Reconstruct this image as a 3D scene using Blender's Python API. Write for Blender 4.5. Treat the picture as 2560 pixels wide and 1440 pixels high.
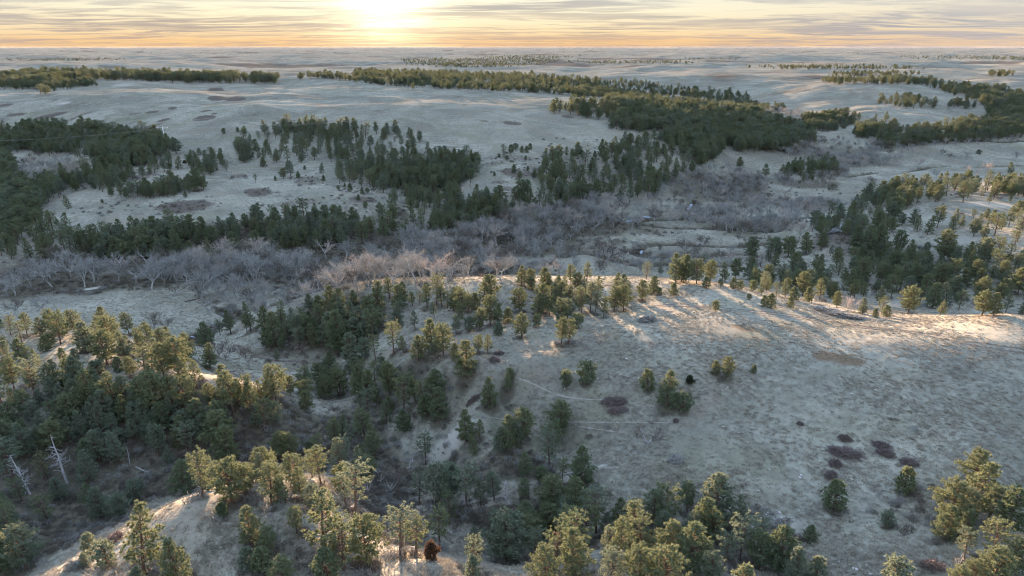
import bpy, math, random
import numpy as np
from mathutils import Vector

for o in list(bpy.data.objects):
    bpy.data.objects.remove(o)
sc = bpy.context.scene
COL = sc.collection
rng = np.random.default_rng(11)
random.seed(5)

# ------------------------------------------------------------------ camera
CZ = 110.0
FPX = 1730.0
PITCH = math.atan(603.0 / FPX)
cam_d = bpy.data.cameras.new('camera')
cam_d.sensor_width = 36.0
cam_d.lens = FPX / 2560.0 * 36.0
cam_d.clip_start = 1.0
cam_d.clip_end = 200000.0
cam = bpy.data.objects.new('camera', cam_d)
COL.objects.link(cam)
cam.location = (0, 0, CZ)
cam.rotation_euler = (math.pi / 2 - PITCH, 0, 0)
sc.camera = cam

# ------------------------------------------------------------------ light
SUN_EL = 3.7
SUN_AZ = -9.9            # degrees, clockwise from +Y (negative = to the left)
SKY_STRENGTH = 0.15
HAZE_DENSITY = 1.2e-6
sc.view_settings.view_transform = 'Standard'
sc.view_settings.look = 'None'
sc.view_settings.exposure = 4.0
sc.view_settings.gamma = 1.0
sc.view_settings.use_curve_mapping = False
sc.render.engine = 'CYCLES'
sc.cycles.use_denoising = True
sc.cycles.pixel_filter_type = 'BLACKMAN_HARRIS'
sc.cycles.filter_width = 1.05
sc.cycles.max_bounces = 6
sc.cycles.diffuse_bounces = 3
sc.cycles.transmission_bounces = 3
sc.cycles.volume_bounces = 1
sc.cycles.sample_clamp_indirect = 4.0

SUN_DIR = Vector((math.sin(math.radians(SUN_AZ)) * math.cos(math.radians(SUN_EL)),
                  math.cos(math.radians(SUN_AZ)) * math.cos(math.radians(SUN_EL)),
                  math.sin(math.radians(SUN_EL))))
sun_d = bpy.data.lights.new('sun', 'SUN')
sun_d.energy = 4.2
sun_d.angle = math.radians(0.6)
sun_d.color = (1.0, 0.65, 0.44)
sun = bpy.data.objects.new('sun', sun_d)
COL.objects.link(sun)
sun.rotation_euler = (-SUN_DIR).to_track_quat('-Z', 'Y').to_euler()
sun.location = (0, 0, 300)


class NT:
    """small helper to write node trees"""
    def __init__(self, tree):
        self.t = tree

    def n(self, typ, **kw):
        nd = self.t.nodes.new(typ)
        for k, v in kw.items():
            setattr(nd, k, v)
        return nd

    def put(self, sock, v):
        if isinstance(v, bpy.types.NodeSocket):
            self.t.links.new(v, sock)
        elif v is not None:
            if isinstance(v, (tuple, list)) and len(v) == 3 and sock.type == 'RGBA':
                v = (*v, 1.0)
            sock.default_value = v

    def math(self, op, a, b=None, c=None, clamp=False):
        nd = self.n('ShaderNodeMath', operation=op, use_clamp=clamp)
        self.put(nd.inputs[0], a)
        if b is not None:
            self.put(nd.inputs[1], b)
        if c is not None:
            self.put(nd.inputs[2], c)
        return nd.outputs[0]

    def vmath(self, op, a, b=None, s=None):
        nd = self.n('ShaderNodeVectorMath', operation=op)
        self.put(nd.inputs[0], a)
        if b is not None:
            self.put(nd.inputs[1], b)
        if s is not None:
            self.put(nd.inputs['Scale'], s)
        return nd.outputs['Value'] if op in ('DOT_PRODUCT', 'LENGTH') else nd.outputs[0]

    def mix(self, f, a, b, mode='MIX'):
        nd = self.n('ShaderNodeMix', data_type='RGBA', blend_type=mode)
        self.put(nd.inputs[0], f)
        self.put(nd.inputs[6], a)
        self.put(nd.inputs[7], b)
        return nd.outputs[2]

    def ramp(self, f, stops, interp='LINEAR'):
        nd = self.n('ShaderNodeValToRGB')
        cr = nd.color_ramp
        cr.interpolation = interp
        while len(cr.elements) < len(stops):
            cr.elements.new(0.5)
        for e, (p, c) in zip(cr.elements, stops):
            e.position = p
            e.color = (*c, 1) if isinstance(c, tuple) else (c, c, c, 1)
        self.put(nd.inputs[0], f)
        return nd.outputs[0]

    def mapr(self, v, a, b, c=0.0, d=1.0, smooth=True):
        nd = self.n('ShaderNodeMapRange')
        if smooth:
            nd.interpolation_type = 'SMOOTHSTEP'
        self.put(nd.inputs[0], v)
        for i, x in enumerate((a, b, c, d)):
            nd.inputs[i + 1].default_value = x
        return nd.outputs[0]

    def noise(self, vec, scale, detail=3.0, rough=0.55, dist=0.0, dim='3D'):
        nd = self.n('ShaderNodeTexNoise', noise_dimensions=dim)
        if vec is not None:
            self.put(nd.inputs['Vector'], vec)
        nd.inputs['Scale'].default_value = scale
        nd.inputs['Detail'].default_value = detail
        nd.inputs['Roughness'].default_value = rough
        nd.inputs['Distortion'].default_value = dist
        return nd.outputs[0]


def make_world():
    w = bpy.data.worlds.new('World')
    sc.world = w
    w.use_nodes = True
    t = w.node_tree
    t.nodes.clear()
    N = NT(t)
    out = N.n('ShaderNodeOutputWorld')
    bg = N.n('ShaderNodeBackground')
    bg.inputs[1].default_value = SKY_STRENGTH
    sky = N.n('ShaderNodeTexSky')
    sky.sky_type = 'NISHITA'
    sky.sun_disc = False
    sky.sun_elevation = math.radians(SUN_EL)
    sky.sun_rotation = math.radians(SUN_AZ)
    tc = N.n('ShaderNodeTexCoord')
    d = tc.outputs['Generated']
    sep = N.n('ShaderNodeSeparateXYZ')
    N.put(sep.inputs[0], d)
    x, y, z = sep.outputs
    zc = N.math('MAXIMUM', z, 0.0)
    # angle to the sun
    cs = N.vmath('DOT_PRODUCT', d, tuple(SUN_DIR))
    ang = N.math('ARCCOSINE', N.math('MINIMUM', cs, 0.99999))
    # thin high veil keeps the raw sky from running away beside the sun: c / (1 + c/k)
    one = N.vmath('ADD', N.vmath('SCALE', sky.outputs[0], s=0.9), (1, 1, 1))
    soft = N.vmath('DIVIDE', sky.outputs[0], one)
    # cloud deck seen in perspective: project the direction on a plane overhead
    inv = N.math('DIVIDE', 1.0, N.math('ADD', zc, 0.035))
    cmb = N.n('ShaderNodeCombineXYZ')
    N.put(cmb.inputs[0], N.math('MULTIPLY', x, inv))
    N.put(cmb.inputs[1], N.math('MULTIPLY', y, inv))
    p = cmb.outputs[0]
    warp = N.n('ShaderNodeTexNoise')
    N.put(warp.inputs['Vector'], p)
    warp.inputs['Scale'].default_value = 0.22
    warp.inputs['Detail'].default_value = 3
    pw = N.vmath('ADD', p, N.vmath('SCALE', N.vmath('SUBTRACT', warp.outputs[1], (.5, .5, .5)), s=3.2))
    mp = N.n('ShaderNodeMapping')
    N.put(mp.inputs[0], pw)
    mp.inputs['Rotation'].default_value = (0, 0, 0.16)
    mp.inputs['Scale'].default_value = (0.42, 0.9, 1)
    n1 = N.noise(mp.outputs[0], 0.50, 6, 0.58, 0.6)
    n2 = N.noise(mp.outputs[0], 1.9, 5, 0.6, 0.3)
    n3 = N.noise(p, 0.16, 3, 0.5)
    streak = N.math('ADD', N.math('MULTIPLY', n1, 0.60), N.math('MULTIPLY', n2, 0.40))
    dark = N.mapr(streak, 0.43, 0.57)
    thick = N.mapr(n3, 0.34, 0.62)
    # lit veil colour by height above the horizon
    lit = N.ramp(N.math('POWER', zc, 0.5), [
        (0.00, (0.66, 0.40, 0.22)), (0.09, (0.80, 0.49, 0.24)), (0.15, (0.84, 0.66, 0.41)),
        (0.21, (0.86, 0.78, 0.58)), (0.27, (0.80, 0.80, 0.69)), (0.36, (0.62, 0.80, 1.02)),
        (0.55, (0.54, 1.00, 1.85)), (1.0, (0.51, 1.08, 2.30))])
    shade = N.ramp(N.math('POWER', zc, 0.5), [
        (0.00, (0.50, 0.34, 0.25)), (0.10, (0.48, 0.36, 0.28)), (0.20, (0.41, 0.38, 0.35)),
        (0.28, (0.48, 0.50, 0.51)), (0.5, (0.48, 0.75, 1.12)), (1.0, (0.46, 0.78, 1.30))])
    away = N.mapr(ang, 0.25, 0.95)
    lit = N.mix(N.math('MULTIPLY', away, 0.55), lit, (0.66, 0.58, 0.54))
    shade = N.mix(N.math('MULTIPLY', away, 0.75), shade, (0.37, 0.42, 0.50))
    cloud = N.mix(N.math('MULTIPLY', dark, N.math('ADD', N.math('MULTIPLY', thick, 0.55), 0.50)), lit, shade)
    # more clear sky between the clouds the higher one looks
    gaps = N.math('MULTIPLY', N.mapr(streak, 0.38, 0.56, 1.0, 0.0), N.mapr(z, 0.05, 0.5, 0.12, 0.55))
    col = N.mix(gaps, cloud, soft)
    # bright aureole of the veiled sun
    glow = N.math('EXPONENT', N.math('MULTIPLY', N.math('POWER', N.math('DIVIDE', ang, 0.043), 1.4), -1.0))
    veil = N.math('SUBTRACT', 1.0, N.math('MULTIPLY', dark, 0.45))
    g1 = N.math('MULTIPLY', glow, veil)
    glow2 = N.math('EXPONENT', N.math('MULTIPLY', N.math('DIVIDE', ang, 0.30), -1.0))
    col = N.vmath('ADD', col, N.vmath('SCALE', (2.6, 2.1, 1.35), s=N.math('MULTIPLY', g1, 0.85)))
    col = N.vmath('ADD', col, N.vmath('SCALE', (0.13, 0.09, 0.03), s=glow2))
    N.put(bg.inputs[0], N.vmath('SCALE', col, s=N.mapr(z, 0.05, 0.35, 0.475, 1.0)))
    t.links.new(bg.outputs[0], out.inputs[0])


make_world()

# ------------------------------------------------------------------ pixel -> ray
CP, SP = math.cos(PITCH), math.sin(PITCH)


def ray(u, v):
    """azimuth (from +Y to +X) and slope dz/dr of the photo direction (u, v)"""
    a = (np.asarray(u, float) - 1280.0) / FPX
    b = (720.0 - np.asarray(v, float)) / FPX
    dx, dy, dz = a, CP + b * SP, -SP + b * CP
    h = np.hypot(dx, dy)
    return np.arctan2(dx, dy), dz / h


def project(x, y, z):
    zz = z - CZ
    f = y * CP - zz * SP
    up = y * SP + zz * CP
    return 1280 + FPX * x / f, 720 - FPX * up / f


# ------------------------------------------------------------------ noise
def _hash(ix, iy, seed):
    h = (ix.astype(np.int64) * 374761393 + iy.astype(np.int64) * 668265263 + seed * 1442695041) & 0xFFFFFFFF
    h = ((h ^ (h >> 13)) * 1274126177) & 0xFFFFFFFF
    return ((h ^ (h >> 16)) & 0xFFFF) / 65535.0


def vnoise(x, y, seed=0):
    ix, iy = np.floor(x), np.floor(y)
    fx, fy = x - ix, y - iy
    fx = fx * fx * fx * (fx * (fx * 6 - 15) + 10)
    fy = fy * fy * fy * (fy * (fy * 6 - 15) + 10)
    a = _hash(ix, iy, seed)
    b = _hash(ix + 1, iy, seed)
    c = _hash(ix, iy + 1, seed)
    d = _hash(ix + 1, iy + 1, seed)
    return (a * (1 - fx) + b * fx) * (1 - fy) + (c * (1 - fx) + d * fx) * fy * 1.0


def fbm(x, y, wl, octaves=4, seed=0, gain=0.5):
    s, amp, tot = 0, 1.0, 0
    for i in range(octaves):
        k = 2.0 ** i / wl
        c, sn = math.cos(0.6 * i + seed), math.sin(0.6 * i + seed)
        s = s + amp * (vnoise((x * c - y * sn) * k, (x * sn + y * c) * k, seed + i * 17) - 0.5)
        tot += amp
        amp *= gain
    return s / tot * 2


def ridged(x, y, wl, seed=0):
    s = 0
    amp, tot = 1.0, 0
    for i in range(4):
        k = 1.9 ** i / wl
        n = vnoise(x * k + 31 * i, y * k - 11 * i, seed + i * 7)
        s = s + amp * (1 - np.abs(2 * n - 1))
        tot += amp
        amp *= 0.5
    return s / tot


# ------------------------------------------------------------------ terrain control heights: (u, v, z) on the visible ground
CTRL = [
    # bottom left bare knoll and its spurs
    (480, 1245, 36), (600, 1300, 36.3), (500, 1400, 35.2), (330, 1325, 33), (210, 1400, 32.5), (720, 1250, 36.6), (700, 1400, 35.5),
    (100, 1440, 33), (330, 1430, 34.5), (800, 1330, 36.3), (850, 1430, 35), (560, 1240, 36.6),
    # dark ravine behind it
    (430, 1200, 15), (300, 1240, 15), (190, 1280, 14), (120, 1350, 16), (600, 1150, 17), (720, 1110, 16), (860, 1080, 16),
    (930, 1200, 18), (960, 1290, 22), (1000, 1350, 25), (10, 1400, 24), (820, 1200, 28), (870, 1280, 30),
    # wooded slope left
    (0, 1000, 26), (200, 960, 27), (200, 1100, 21), (400, 1080, 20), (50, 1180, 19), (330, 960, 28), (500, 970, 28),
    (640, 1010, 24), (520, 1080, 20), (0, 1280, 18),
    # left ridge
    (0, 840, 21), (150, 840, 23), (100, 900, 27), (250, 905, 29), (60, 870, 24), (300, 870, 26), (400, 900, 25), (350, 822, 15),
    (450, 880, 19), (0, 800, 12), (150, 795, 9), (0, 770, 4), (200, 770, 3), (330, 790, 4),
    # hollow
    (560, 950, 13), (620, 920, 10), (650, 880, 8), (570, 860, 6), (540, 830, 4), (740, 955, 12), (700, 925, 10),
    (600, 830, 5), (520, 900, 15), (640, 960, 17), (760, 985, 16),
    # shaded bowl and wooded spur
    (650, 795, 10), (780, 765, 20), (880, 755, 25), (960, 735, 27), (1050, 755, 28), (740, 885, 11), (850, 880, 13),
    (900, 835, 19), (1000, 830, 23), (700, 840, 11), (800, 830, 15), (940, 790, 24),
    (720, 745, 4), (850, 715, 3), (980, 695, 3), (1080, 705, 8),
    # middle ridge
    (900, 905, 19), (980, 885, 25.5), (1060, 885, 28.6), (1150, 930, 30.2), (1200, 880, 31), (1130, 850, 26.5), (1260, 830, 29.3),
    (950, 950, 20), (1050, 965, 23), (1150, 1000, 24), (1000, 1010, 18), (880, 960, 14), (800, 1000, 15), (900, 1040, 15),
    # knoll of the two-track
    (1285, 712, 32.5), (1230, 730, 30), (1340, 730, 30), (1280, 780, 28.5), (1150, 790, 28), (1200, 810, 28.5),
    (1285, 694, 14), (1380, 690, 10),
    # main hill crest line at the back
    (1520, 722, 32), (1430, 790, 31), (1600, 742, 32), (1700, 718, 33), (1800, 714, 33), (1900, 748, 33.5),
    (2000, 775, 34), (2100, 795, 34), (2200, 803, 34), (2300, 803, 34.5), (2420, 797, 36), (2500, 785, 37.5), (2560, 788, 38),
    # lit top
    (1500, 800, 33), (1600, 790, 34.5), (1800, 790, 36.5), (2000, 830, 37.3), (2200, 850, 38), (2400, 855, 38.7),
    (2560, 860, 39.5), (1420, 850, 34.3), (1350, 880, 33.8), (1550, 850, 36.5), (1750, 850, 38), (1250, 900, 32.3), (1300, 915, 33.8), (1200, 922, 32), (1100, 915, 30.2), (1020, 905, 27.6), (1400, 893, 35.0), (1340, 850, 31), (1950, 850, 38),
    # front of the hill
    (1450, 910, 33.5), (1700, 930, 35.5), (2000, 950, 35.7), (2300, 960, 36.3), (2560, 965, 37),
    (1250, 1000, 26), (1450, 1030, 28), (1650, 1050, 29.5), (1900, 1050, 31.5), (2200, 1100, 32), (2500, 1100, 34),
    (1100, 1080, 19), (1150, 1060, 23), (1220, 1050, 25.5), (1300, 1060, 26), (1280, 1150, 15), (1400, 1130, 20), (1480, 1110, 24),
    (1600, 1130, 27), (1380, 1195, 22), (1500, 1172, 26), (1250, 1250, 20), (1130, 1270, 18), (1700, 1180, 28),
    (1900, 1200, 29), (2200, 1250, 30), (2500, 1250, 33), (1600, 1290, 24), (1800, 1350, 26), (2100, 1400, 29),
    (2400, 1400, 33), (1420, 1300, 18), (1200, 1340, 16), (1090, 1200, 15), (1020, 1240, 15), (1300, 1330, 16),
    (1020, 1400, 34.5), (930, 1425, 34), (1120, 1415, 33), (1200, 1440, 32), (1350, 1440, 30), (1500, 1440, 31), (1700, 1440, 32),
    (1480, 1380, 24), (1650, 1380, 26),
    # valley floor
    (1600, 600, 1), (1750, 640, 0), (1400, 650, 0), (1200, 660, 0), (1000, 660, 1), (700, 690, 0), (400, 720, 1), (1800, 560, 1),
    (2000, 520, 2), (2200, 450, 4), (2100, 470, 3), (2400, 390, 7), (2560, 380, 8), (2100, 385, 6), (1900, 445, 3), (1750, 520, 1),
    (1900, 620, 1), (100, 740, 1), (550, 750, 1), (1250, 690, 1), (1550, 670, 0), (1450, 560, 2), (1650, 530, 2), (1780, 665, 1),
    # far bank of the valley
    (100, 680, 1), (100, 610, 7), (300, 625, 6), (600, 605, 6), (300, 575, 12), (50, 585, 11), (850, 570, 8), (1000, 600, 4),
    (1150, 570, 4), (1300, 545, 6), (700, 560, 12),
    # uplands left
    (200, 560, 13), (450, 520, 17), (600, 480, 20), (750, 510, 17), (900, 490, 19), (300, 480, 18), (400, 440, 23),
    (470, 412, 25), (560, 430, 23), (700, 440, 22), (60, 500, 12), (100, 420, 15), (30, 560, 9), (200, 440, 17),
    (820, 430, 22), (560, 380, 32), (480, 350, 36), (400, 340, 36), (300, 330, 36), (100, 345, 28), (50, 380, 20), (250, 400, 24),
    (600, 340, 38), (700, 380, 31), (900, 375, 31), (1050, 350, 36), (800, 330, 38),
    (200, 290, 46), (500, 290, 48), (700, 290, 47), (900, 300, 46), (1200, 300, 46), (1400, 300, 43), (1500, 328, 37),
    (1620, 335, 33), (1050, 270, 52), (1250, 335, 39), (1420, 345, 36),
    # draw in the middle
    (950, 425, 22), (1050, 450, 16), (1100, 500, 9), (1180, 475, 19), (1250, 430, 27), (1250, 500, 17), (1300, 510, 14),
    (1400, 490, 12), (1300, 390, 32), (1450, 430, 22), (1600, 420, 18), (1700, 380, 22), (1600, 480, 8), (1700, 450, 8),
    (1800, 400, 11), (1900, 370, 13), (1720, 330, 28), (1780, 290, 32), (1900, 300, 24), (2000, 340, 16), (1820, 430, 6),
    # higher ground
    (1300, 240, 53), (1500, 272, 46), (1440, 243, 50), (820, 196, 62), (1000, 225, 57), (650, 205, 58), (280, 212, 57),
    (100, 235, 52), (0, 260, 51), (400, 225, 55), (800, 240, 54), (100, 200, 60), (300, 187, 63), (600, 192, 61), (0, 200, 58),
    (1150, 250, 52), (1600, 255, 42),
    # right side mid
    (2100, 590, 14), (2095, 575, 18), (2040, 610, 10), (2150, 620, 12), (2400, 600, 20), (2350, 620, 17), (2300, 540, 18),
    (2400, 512, 24), (2520, 500, 26), (2200, 500, 14), (2350, 470, 20), (2500, 465, 22), (2250, 740, 13), (2450, 750, 18),
    (2350, 690, 14), (2050, 730, 11), (2560, 640, 25), (2560, 700, 22), (1950, 690, 6), (1900, 720, 14), (2200, 780, 22),
    (2100, 660, 8), (2050, 500, 3), (2560, 560, 25), (2480, 560, 23), (2560, 440, 14), (2450, 440, 9),
    # right side far
    (2100, 330, 14), (2300, 340, 18), (2450, 320, 22), (2560, 310, 24), (2200, 290, 28), (2000, 280, 24), (1900, 250, 26),
    (1720, 245, 24), (1850, 225, 36), (1650, 215, 42), (1500, 205, 46), (2350, 255, 38), (2560, 250, 38), (2050, 215, 48),
    (2300, 215, 50), (2500, 205, 50), (2000, 190, 50), (1700, 180, 46), (1350, 200, 50), (1250, 180, 48),
    (2150, 240, 40), (2450, 285, 30), (2050, 305, 20),
]
# ground that the photo does not show, by (azimuth of column u, distance, z)
HIDDEN = [(u, r, z) for u, r, z in [
    (-400, 230, 8), (-400, 320, 2), (-400, 130, 20), (-400, 160, 26), (-400, 90, 34), (-400, 60, 40), (-400, 480, 12), (-400, 800, 40),
    (2960, 130, 34), (2960, 170, 38), (2960, 210, 34), (2960, 260, 18), (2960, 330, 20), (2960, 480, 20), (2960, 700, 14), (2960, 1000, 34),
    (-1000, 200, 14), (-1000, 400, 8), (-1000, 900, 45), (3560, 170, 36), (3560, 400, 20), (3560, 900, 34),
    (600, 60, 34), (1280, 60, 35), (2000, 60, 36), (2600, 60, 36), (0, 60, 34), (600, 30, 33), (1280, 30, 35), (2000, 30, 40),
    (-1000, 40, 40), (3560, 40, 38),
]]
for u in (-1000, -300, 200, 700, 1200, 1700, 2200, 2800, 3500):
    HIDDEN += [(u, 2300, 50), (u, 3800, 47), (u, 7000, 48), (u, 14000, 52), (u, 30000, 66), (u, 45000, 72)]
cu = np.array(CTRL, float)
caz, csl = ray(cu[:, 0], cu[:, 1])
cr = (cu[:, 2] - CZ) / csl
hu = np.array(HIDDEN, float)
haz, _ = ray(hu[:, 0], np.full(len(hu), 400.0))
P_az = np.concatenate([caz, haz])
P_r = np.concatenate([cr, hu[:, 1]])
P_z = np.concatenate([cu[:, 2], hu[:, 2]])
PX = np.stack([P_az, np.log(P_r)], 1)


def tps_kernel(d2):
    return d2 * np.log(d2 + 1e-12) * 0.5


def tps_fit(X, Zv, lam):
    n = len(X)
    d2 = ((X[:, None] - X[None]) ** 2).sum(2)
    A = np.zeros((n + 3, n + 3))
    A[:n, :n] = tps_kernel(d2) + lam * np.eye(n)
    A[:n, n] = 1
    A[:n, n + 1:] = X
    A[n, :n] = 1
    A[n + 1:, :n] = X.T
    b = np.zeros(n + 3)
    b[:n] = Zv
    return np.linalg.solve(A, b)


W = tps_fit(PX, P_z, 2e-4)

NA, NR1, NR2 = 820, 700, 140
AZ = np.linspace(-0.86, 0.86, NA)
RS = np.concatenate([np.exp(np.linspace(math.log(38), math.log(1700), NR1)),
                     np.exp(np.linspace(math.log(1700), math.log(45000), NR2 + 1))[1:]])
NR = len(RS)
LR = np.log(RS)
GA, GL = np.meshgrid(AZ, LR, indexing='ij')
# coarse evaluation then bilinear-free: evaluate in chunks
flat = np.stack([GA.ravel(), GL.ravel()], 1).astype(np.float32)
ZG = np.zeros(len(flat), np.float32)
PXf = PX.astype(np.float32)
Wf = W.astype(np.float32)
for i in range(0, len(flat), 40000):
    q = flat[i:i + 40000]
    d2 = (q[:, 0:1] - PXf[None, :, 0]) ** 2
    d2 += (q[:, 1:2] - PXf[None, :, 1]) ** 2
    d2 += 1e-12
    k = np.log(d2)
    k *= d2
    ZG[i:i + 40000] = 0.5 * (k @ Wf[:len(PXf)]) + Wf[-3] + q @ Wf[-2:]
ZG = ZG.reshape(NA, NR).astype(float)
GR = np.exp(GL)
X = np.sin(GA) * GR
Y = np.cos(GA) * GR


def sstep(a, b, x):
    t = np.clip((x - a) / (b - a), 0, 1)
    return t * t * (3 - 2 * t)


far = sstep(900, 3000, GR)
mid = sstep(350, 900, GR)
upl = sstep(3, 14, ZG)
ZG += fbm(X, Y, 6, 3, 3) * 0.10 * (1 - mid)
ZG += fbm(X, Y, 26, 4, 5) * (0.22 + 0.30 * upl + 0.3 * upl * mid) * (1 - far)
ZG += fbm(X, Y, 95, 4, 9) * (0.2 + 1.2 * upl + 0.8 * upl * mid) * (0.35 + 0.65 * mid)
ZG += fbm(X, Y, 260, 4, 12) * mid * 8.0 * upl
ZG += (ridged(X + 60, Y, 170, 14) - 0.6) * -8.5 * sstep(420, 800, GR) * upl * (1 - 0.5 * far)
ZG += (ridged(X, Y, 760, 4) - 0.55) * -26 * far
ZG += fbm(X + 40 * fbm(X, Y, 300, 2, 8), Y, 240, 3, 33) * 9 * far * sstep(-0.2, 0.5, fbm(X, Y, 1300, 2, 55) + 0.3)
ZG += fbm(X, Y, 1500, 4, 21) * 18 * far
ZG += fbm(X, Y, 5200, 3, 25) * 24 * sstep(2500, 8000, GR) * (1 - 0.6 * sstep(20000, 50000, GR))


# pale bluffs and mounds of the far creek side
for bu, bv, bh, bw in ((1725, 250, 9, 26), (1540, 226, 8, 40), (1690, 222, 7, 45), (2095, 585, 2.5, 14)):
    ba, bs = ray(bu, bv)
    br = np.interp(bv, [200, 260, 600], [1650, 1180, 350]) if bv < 300 else 352.0
    bx_, by_ = math.sin(ba) * br, math.cos(ba) * br
    ZG += bh * np.exp(-((X - bx_) ** 2 + (Y - by_) ** 2) / (2 * bw * bw))


def poly_uv(pts):
    """photo polyline -> ground polyline at the valley floor (first pass, z from the smooth field)"""
    return np.array(pts, float)


def col_hit(u, v):
    """first ground hit of photo rays"""
    az, sl = ray(u, v)
    az = np.atleast_1d(az)
    sl = np.atleast_1d(sl)
    fi = (az - AZ[0]) / (AZ[1] - AZ[0])
    i0 = np.clip(np.floor(fi).astype(int), 0, NA - 2)
    f = np.clip(fi - i0, 0, 1)
    r_out = np.empty(len(az))
    for k in range(len(az)):
        zc = ZG[i0[k]] * (1 - f[k]) + ZG[i0[k] + 1] * f[k]
        g = zc - (CZ + sl[k] * RS)
        j = int(np.argmax(g >= 0))
        if g[j] < 0:
            r_out[k] = np.nan
            continue
        if j == 0:
            r_out[k] = RS[0]
            continue
        t = g[j - 1] / (g[j - 1] - g[j])
        r_out[k] = RS[j - 1] + t * (RS[j] - RS[j - 1])
    return np.sin(az) * r_out, np.cos(az) * r_out, r_out


def ground(x, y):
    x = np.asarray(x, float)
    y = np.asarray(y, float)
    az = np.arctan2(x, y)
    lr = np.log(np.maximum(np.hypot(x, y), RS[0] + .01))
    fi = np.clip((az - AZ[0]) / (AZ[1] - AZ[0]), 0, NA - 1.001)
    fj = np.interp(lr, LR, np.arange(NR))
    i0 = fi.astype(int)
    j0 = np.minimum(fj.astype(int), NR - 2)
    a = fi - i0
    b = fj - j0
    return (ZG[i0, j0] * (1 - a) * (1 - b) + ZG[i0 + 1, j0] * a * (1 - b)
            + ZG[i0, j0 + 1] * (1 - a) * b + ZG[i0 + 1, j0 + 1] * a * b)


def seg_dist(x, y, poly):
    d = np.full(np.shape(x), 1e9)
    for (x0, y0), (x1, y1) in zip(poly[:-1], poly[1:]):
        dx, dy = x1 - x0, y1 - y0
        t = np.clip(((x - x0) * dx + (y - y0) * dy) / (dx * dx + dy * dy + 1e-9), 0, 1)
        d = np.minimum(d, np.hypot(x - x0 - t * dx, y - y0 - t * dy))
    return d


def ground_line(uv, step=None):
    a = np.array(uv, float)
    if step:
        out = [a[0]]
        for p, q in zip(a[:-1], a[1:]):
            n = max(1, int(np.hypot(*(q - p)) / step))
            for k in range(1, n + 1):
                out.append(p + (q - p) * k / n)
        a = np.array(out)
    x, y, r = col_hit(a[:, 0], a[:, 1])
    return np.stack([x, y], 1)


def smooth_line(p, it=2):
    for _ in range(it):
        q = [p[0]]
        for a, b in zip(p[:-1], p[1:]):
            q += [a * .75 + b * .25, a * .25 + b * .75]
        q.append(p[-1])
        p = np.array(q)
    return p


# the creek: dark cut banks in meanders over the valley floor
CREEK_UV = [[(1925, 640), (1850, 628), (1740, 640), (1690, 636), (1640, 640), (1602, 636), (1588, 622), (1610, 610), (1680, 607), (1780, 612), (1860, 612), (1940, 600)],
            [(1940, 575), (1850, 572), (1740, 566), (1660, 568), (1620, 560), (1570, 554), (1640, 545), (1700, 547), (1728, 535), (1722, 520), (1745, 505)],
            [(1400, 640), (1450, 628), (1520, 640), (1560, 655), (1620, 662), (1680, 655)],
            [(1700, 668), (1760, 664), (1830, 660)],
            [(2560, 412), (2440, 418), (2330, 412), (2270, 430), (2200, 428), (2120, 440)],
            [(2300, 352), (2420, 348), (2560, 350)],
            [(480, 850), (520, 812), (600, 792), (560, 770)],
            [(2130, 480), (2200, 470), (2300, 466)]]
CREEKS = [smooth_line(ground_line(c)) for c in CREEK_UV]
sel = (GR > 220) & (GR < 1200)
xs, ys = X[sel], Y[sel]
creek_d = np.full(X.shape, 1e9)
dd = np.full(xs.shape, 1e9)
for c in CREEKS:
    dd = np.minimum(dd, seg_dist(xs, ys, c))
creek_d[sel] = dd
ZG -= 2.4 * (1 - sstep(2.0, 6.0, creek_d + 1.0 * fbm(X, Y, 9, 2, 41)))

# ------------------------------------------------------------------ ground cover masks (R shrub patch, G litter and brush, B bare pale soil, A rusty grass)
MASK = np.zeros((NA, NR, 4), np.float32)
jit = fbm(X, Y, 14, 3, 61)
jit2 = fbm(X, Y, 60, 3, 63)


def patch(ch, u, v, wu, hv, strength=1.0, soft=0.35):
    """an elliptical patch of ground cover centred where photo point (u, v) meets the ground; half sizes in photo pixels"""
    px, py, r = col_hit([u, u + wu, u, u], [v, v, v - hv, v + hv])
    if np.isnan(r).any():
        return
    az0 = math.atan2(px[0], py[0])
    ra = max(np.hypot(px[1] - px[0], py[1] - py[0]), 0.5)
    rr = max(abs(r[2] - r[3]) * 0.5, 0.5)
    t = (X - px[0]) * math.cos(az0) - (Y - py[0]) * math.sin(az0)
    q = (X - px[0]) * math.sin(az0) + (Y - py[0]) * math.cos(az0)
    d = np.sqrt((t / ra) ** 2 + (q / rr) ** 2) + 0.38 * jit + 0.18 * jit2
    m = (1 - sstep(1 - soft, 1 + soft, d)) * strength
    MASK[..., ch] = np.maximum(MASK[..., ch], m)


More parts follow.
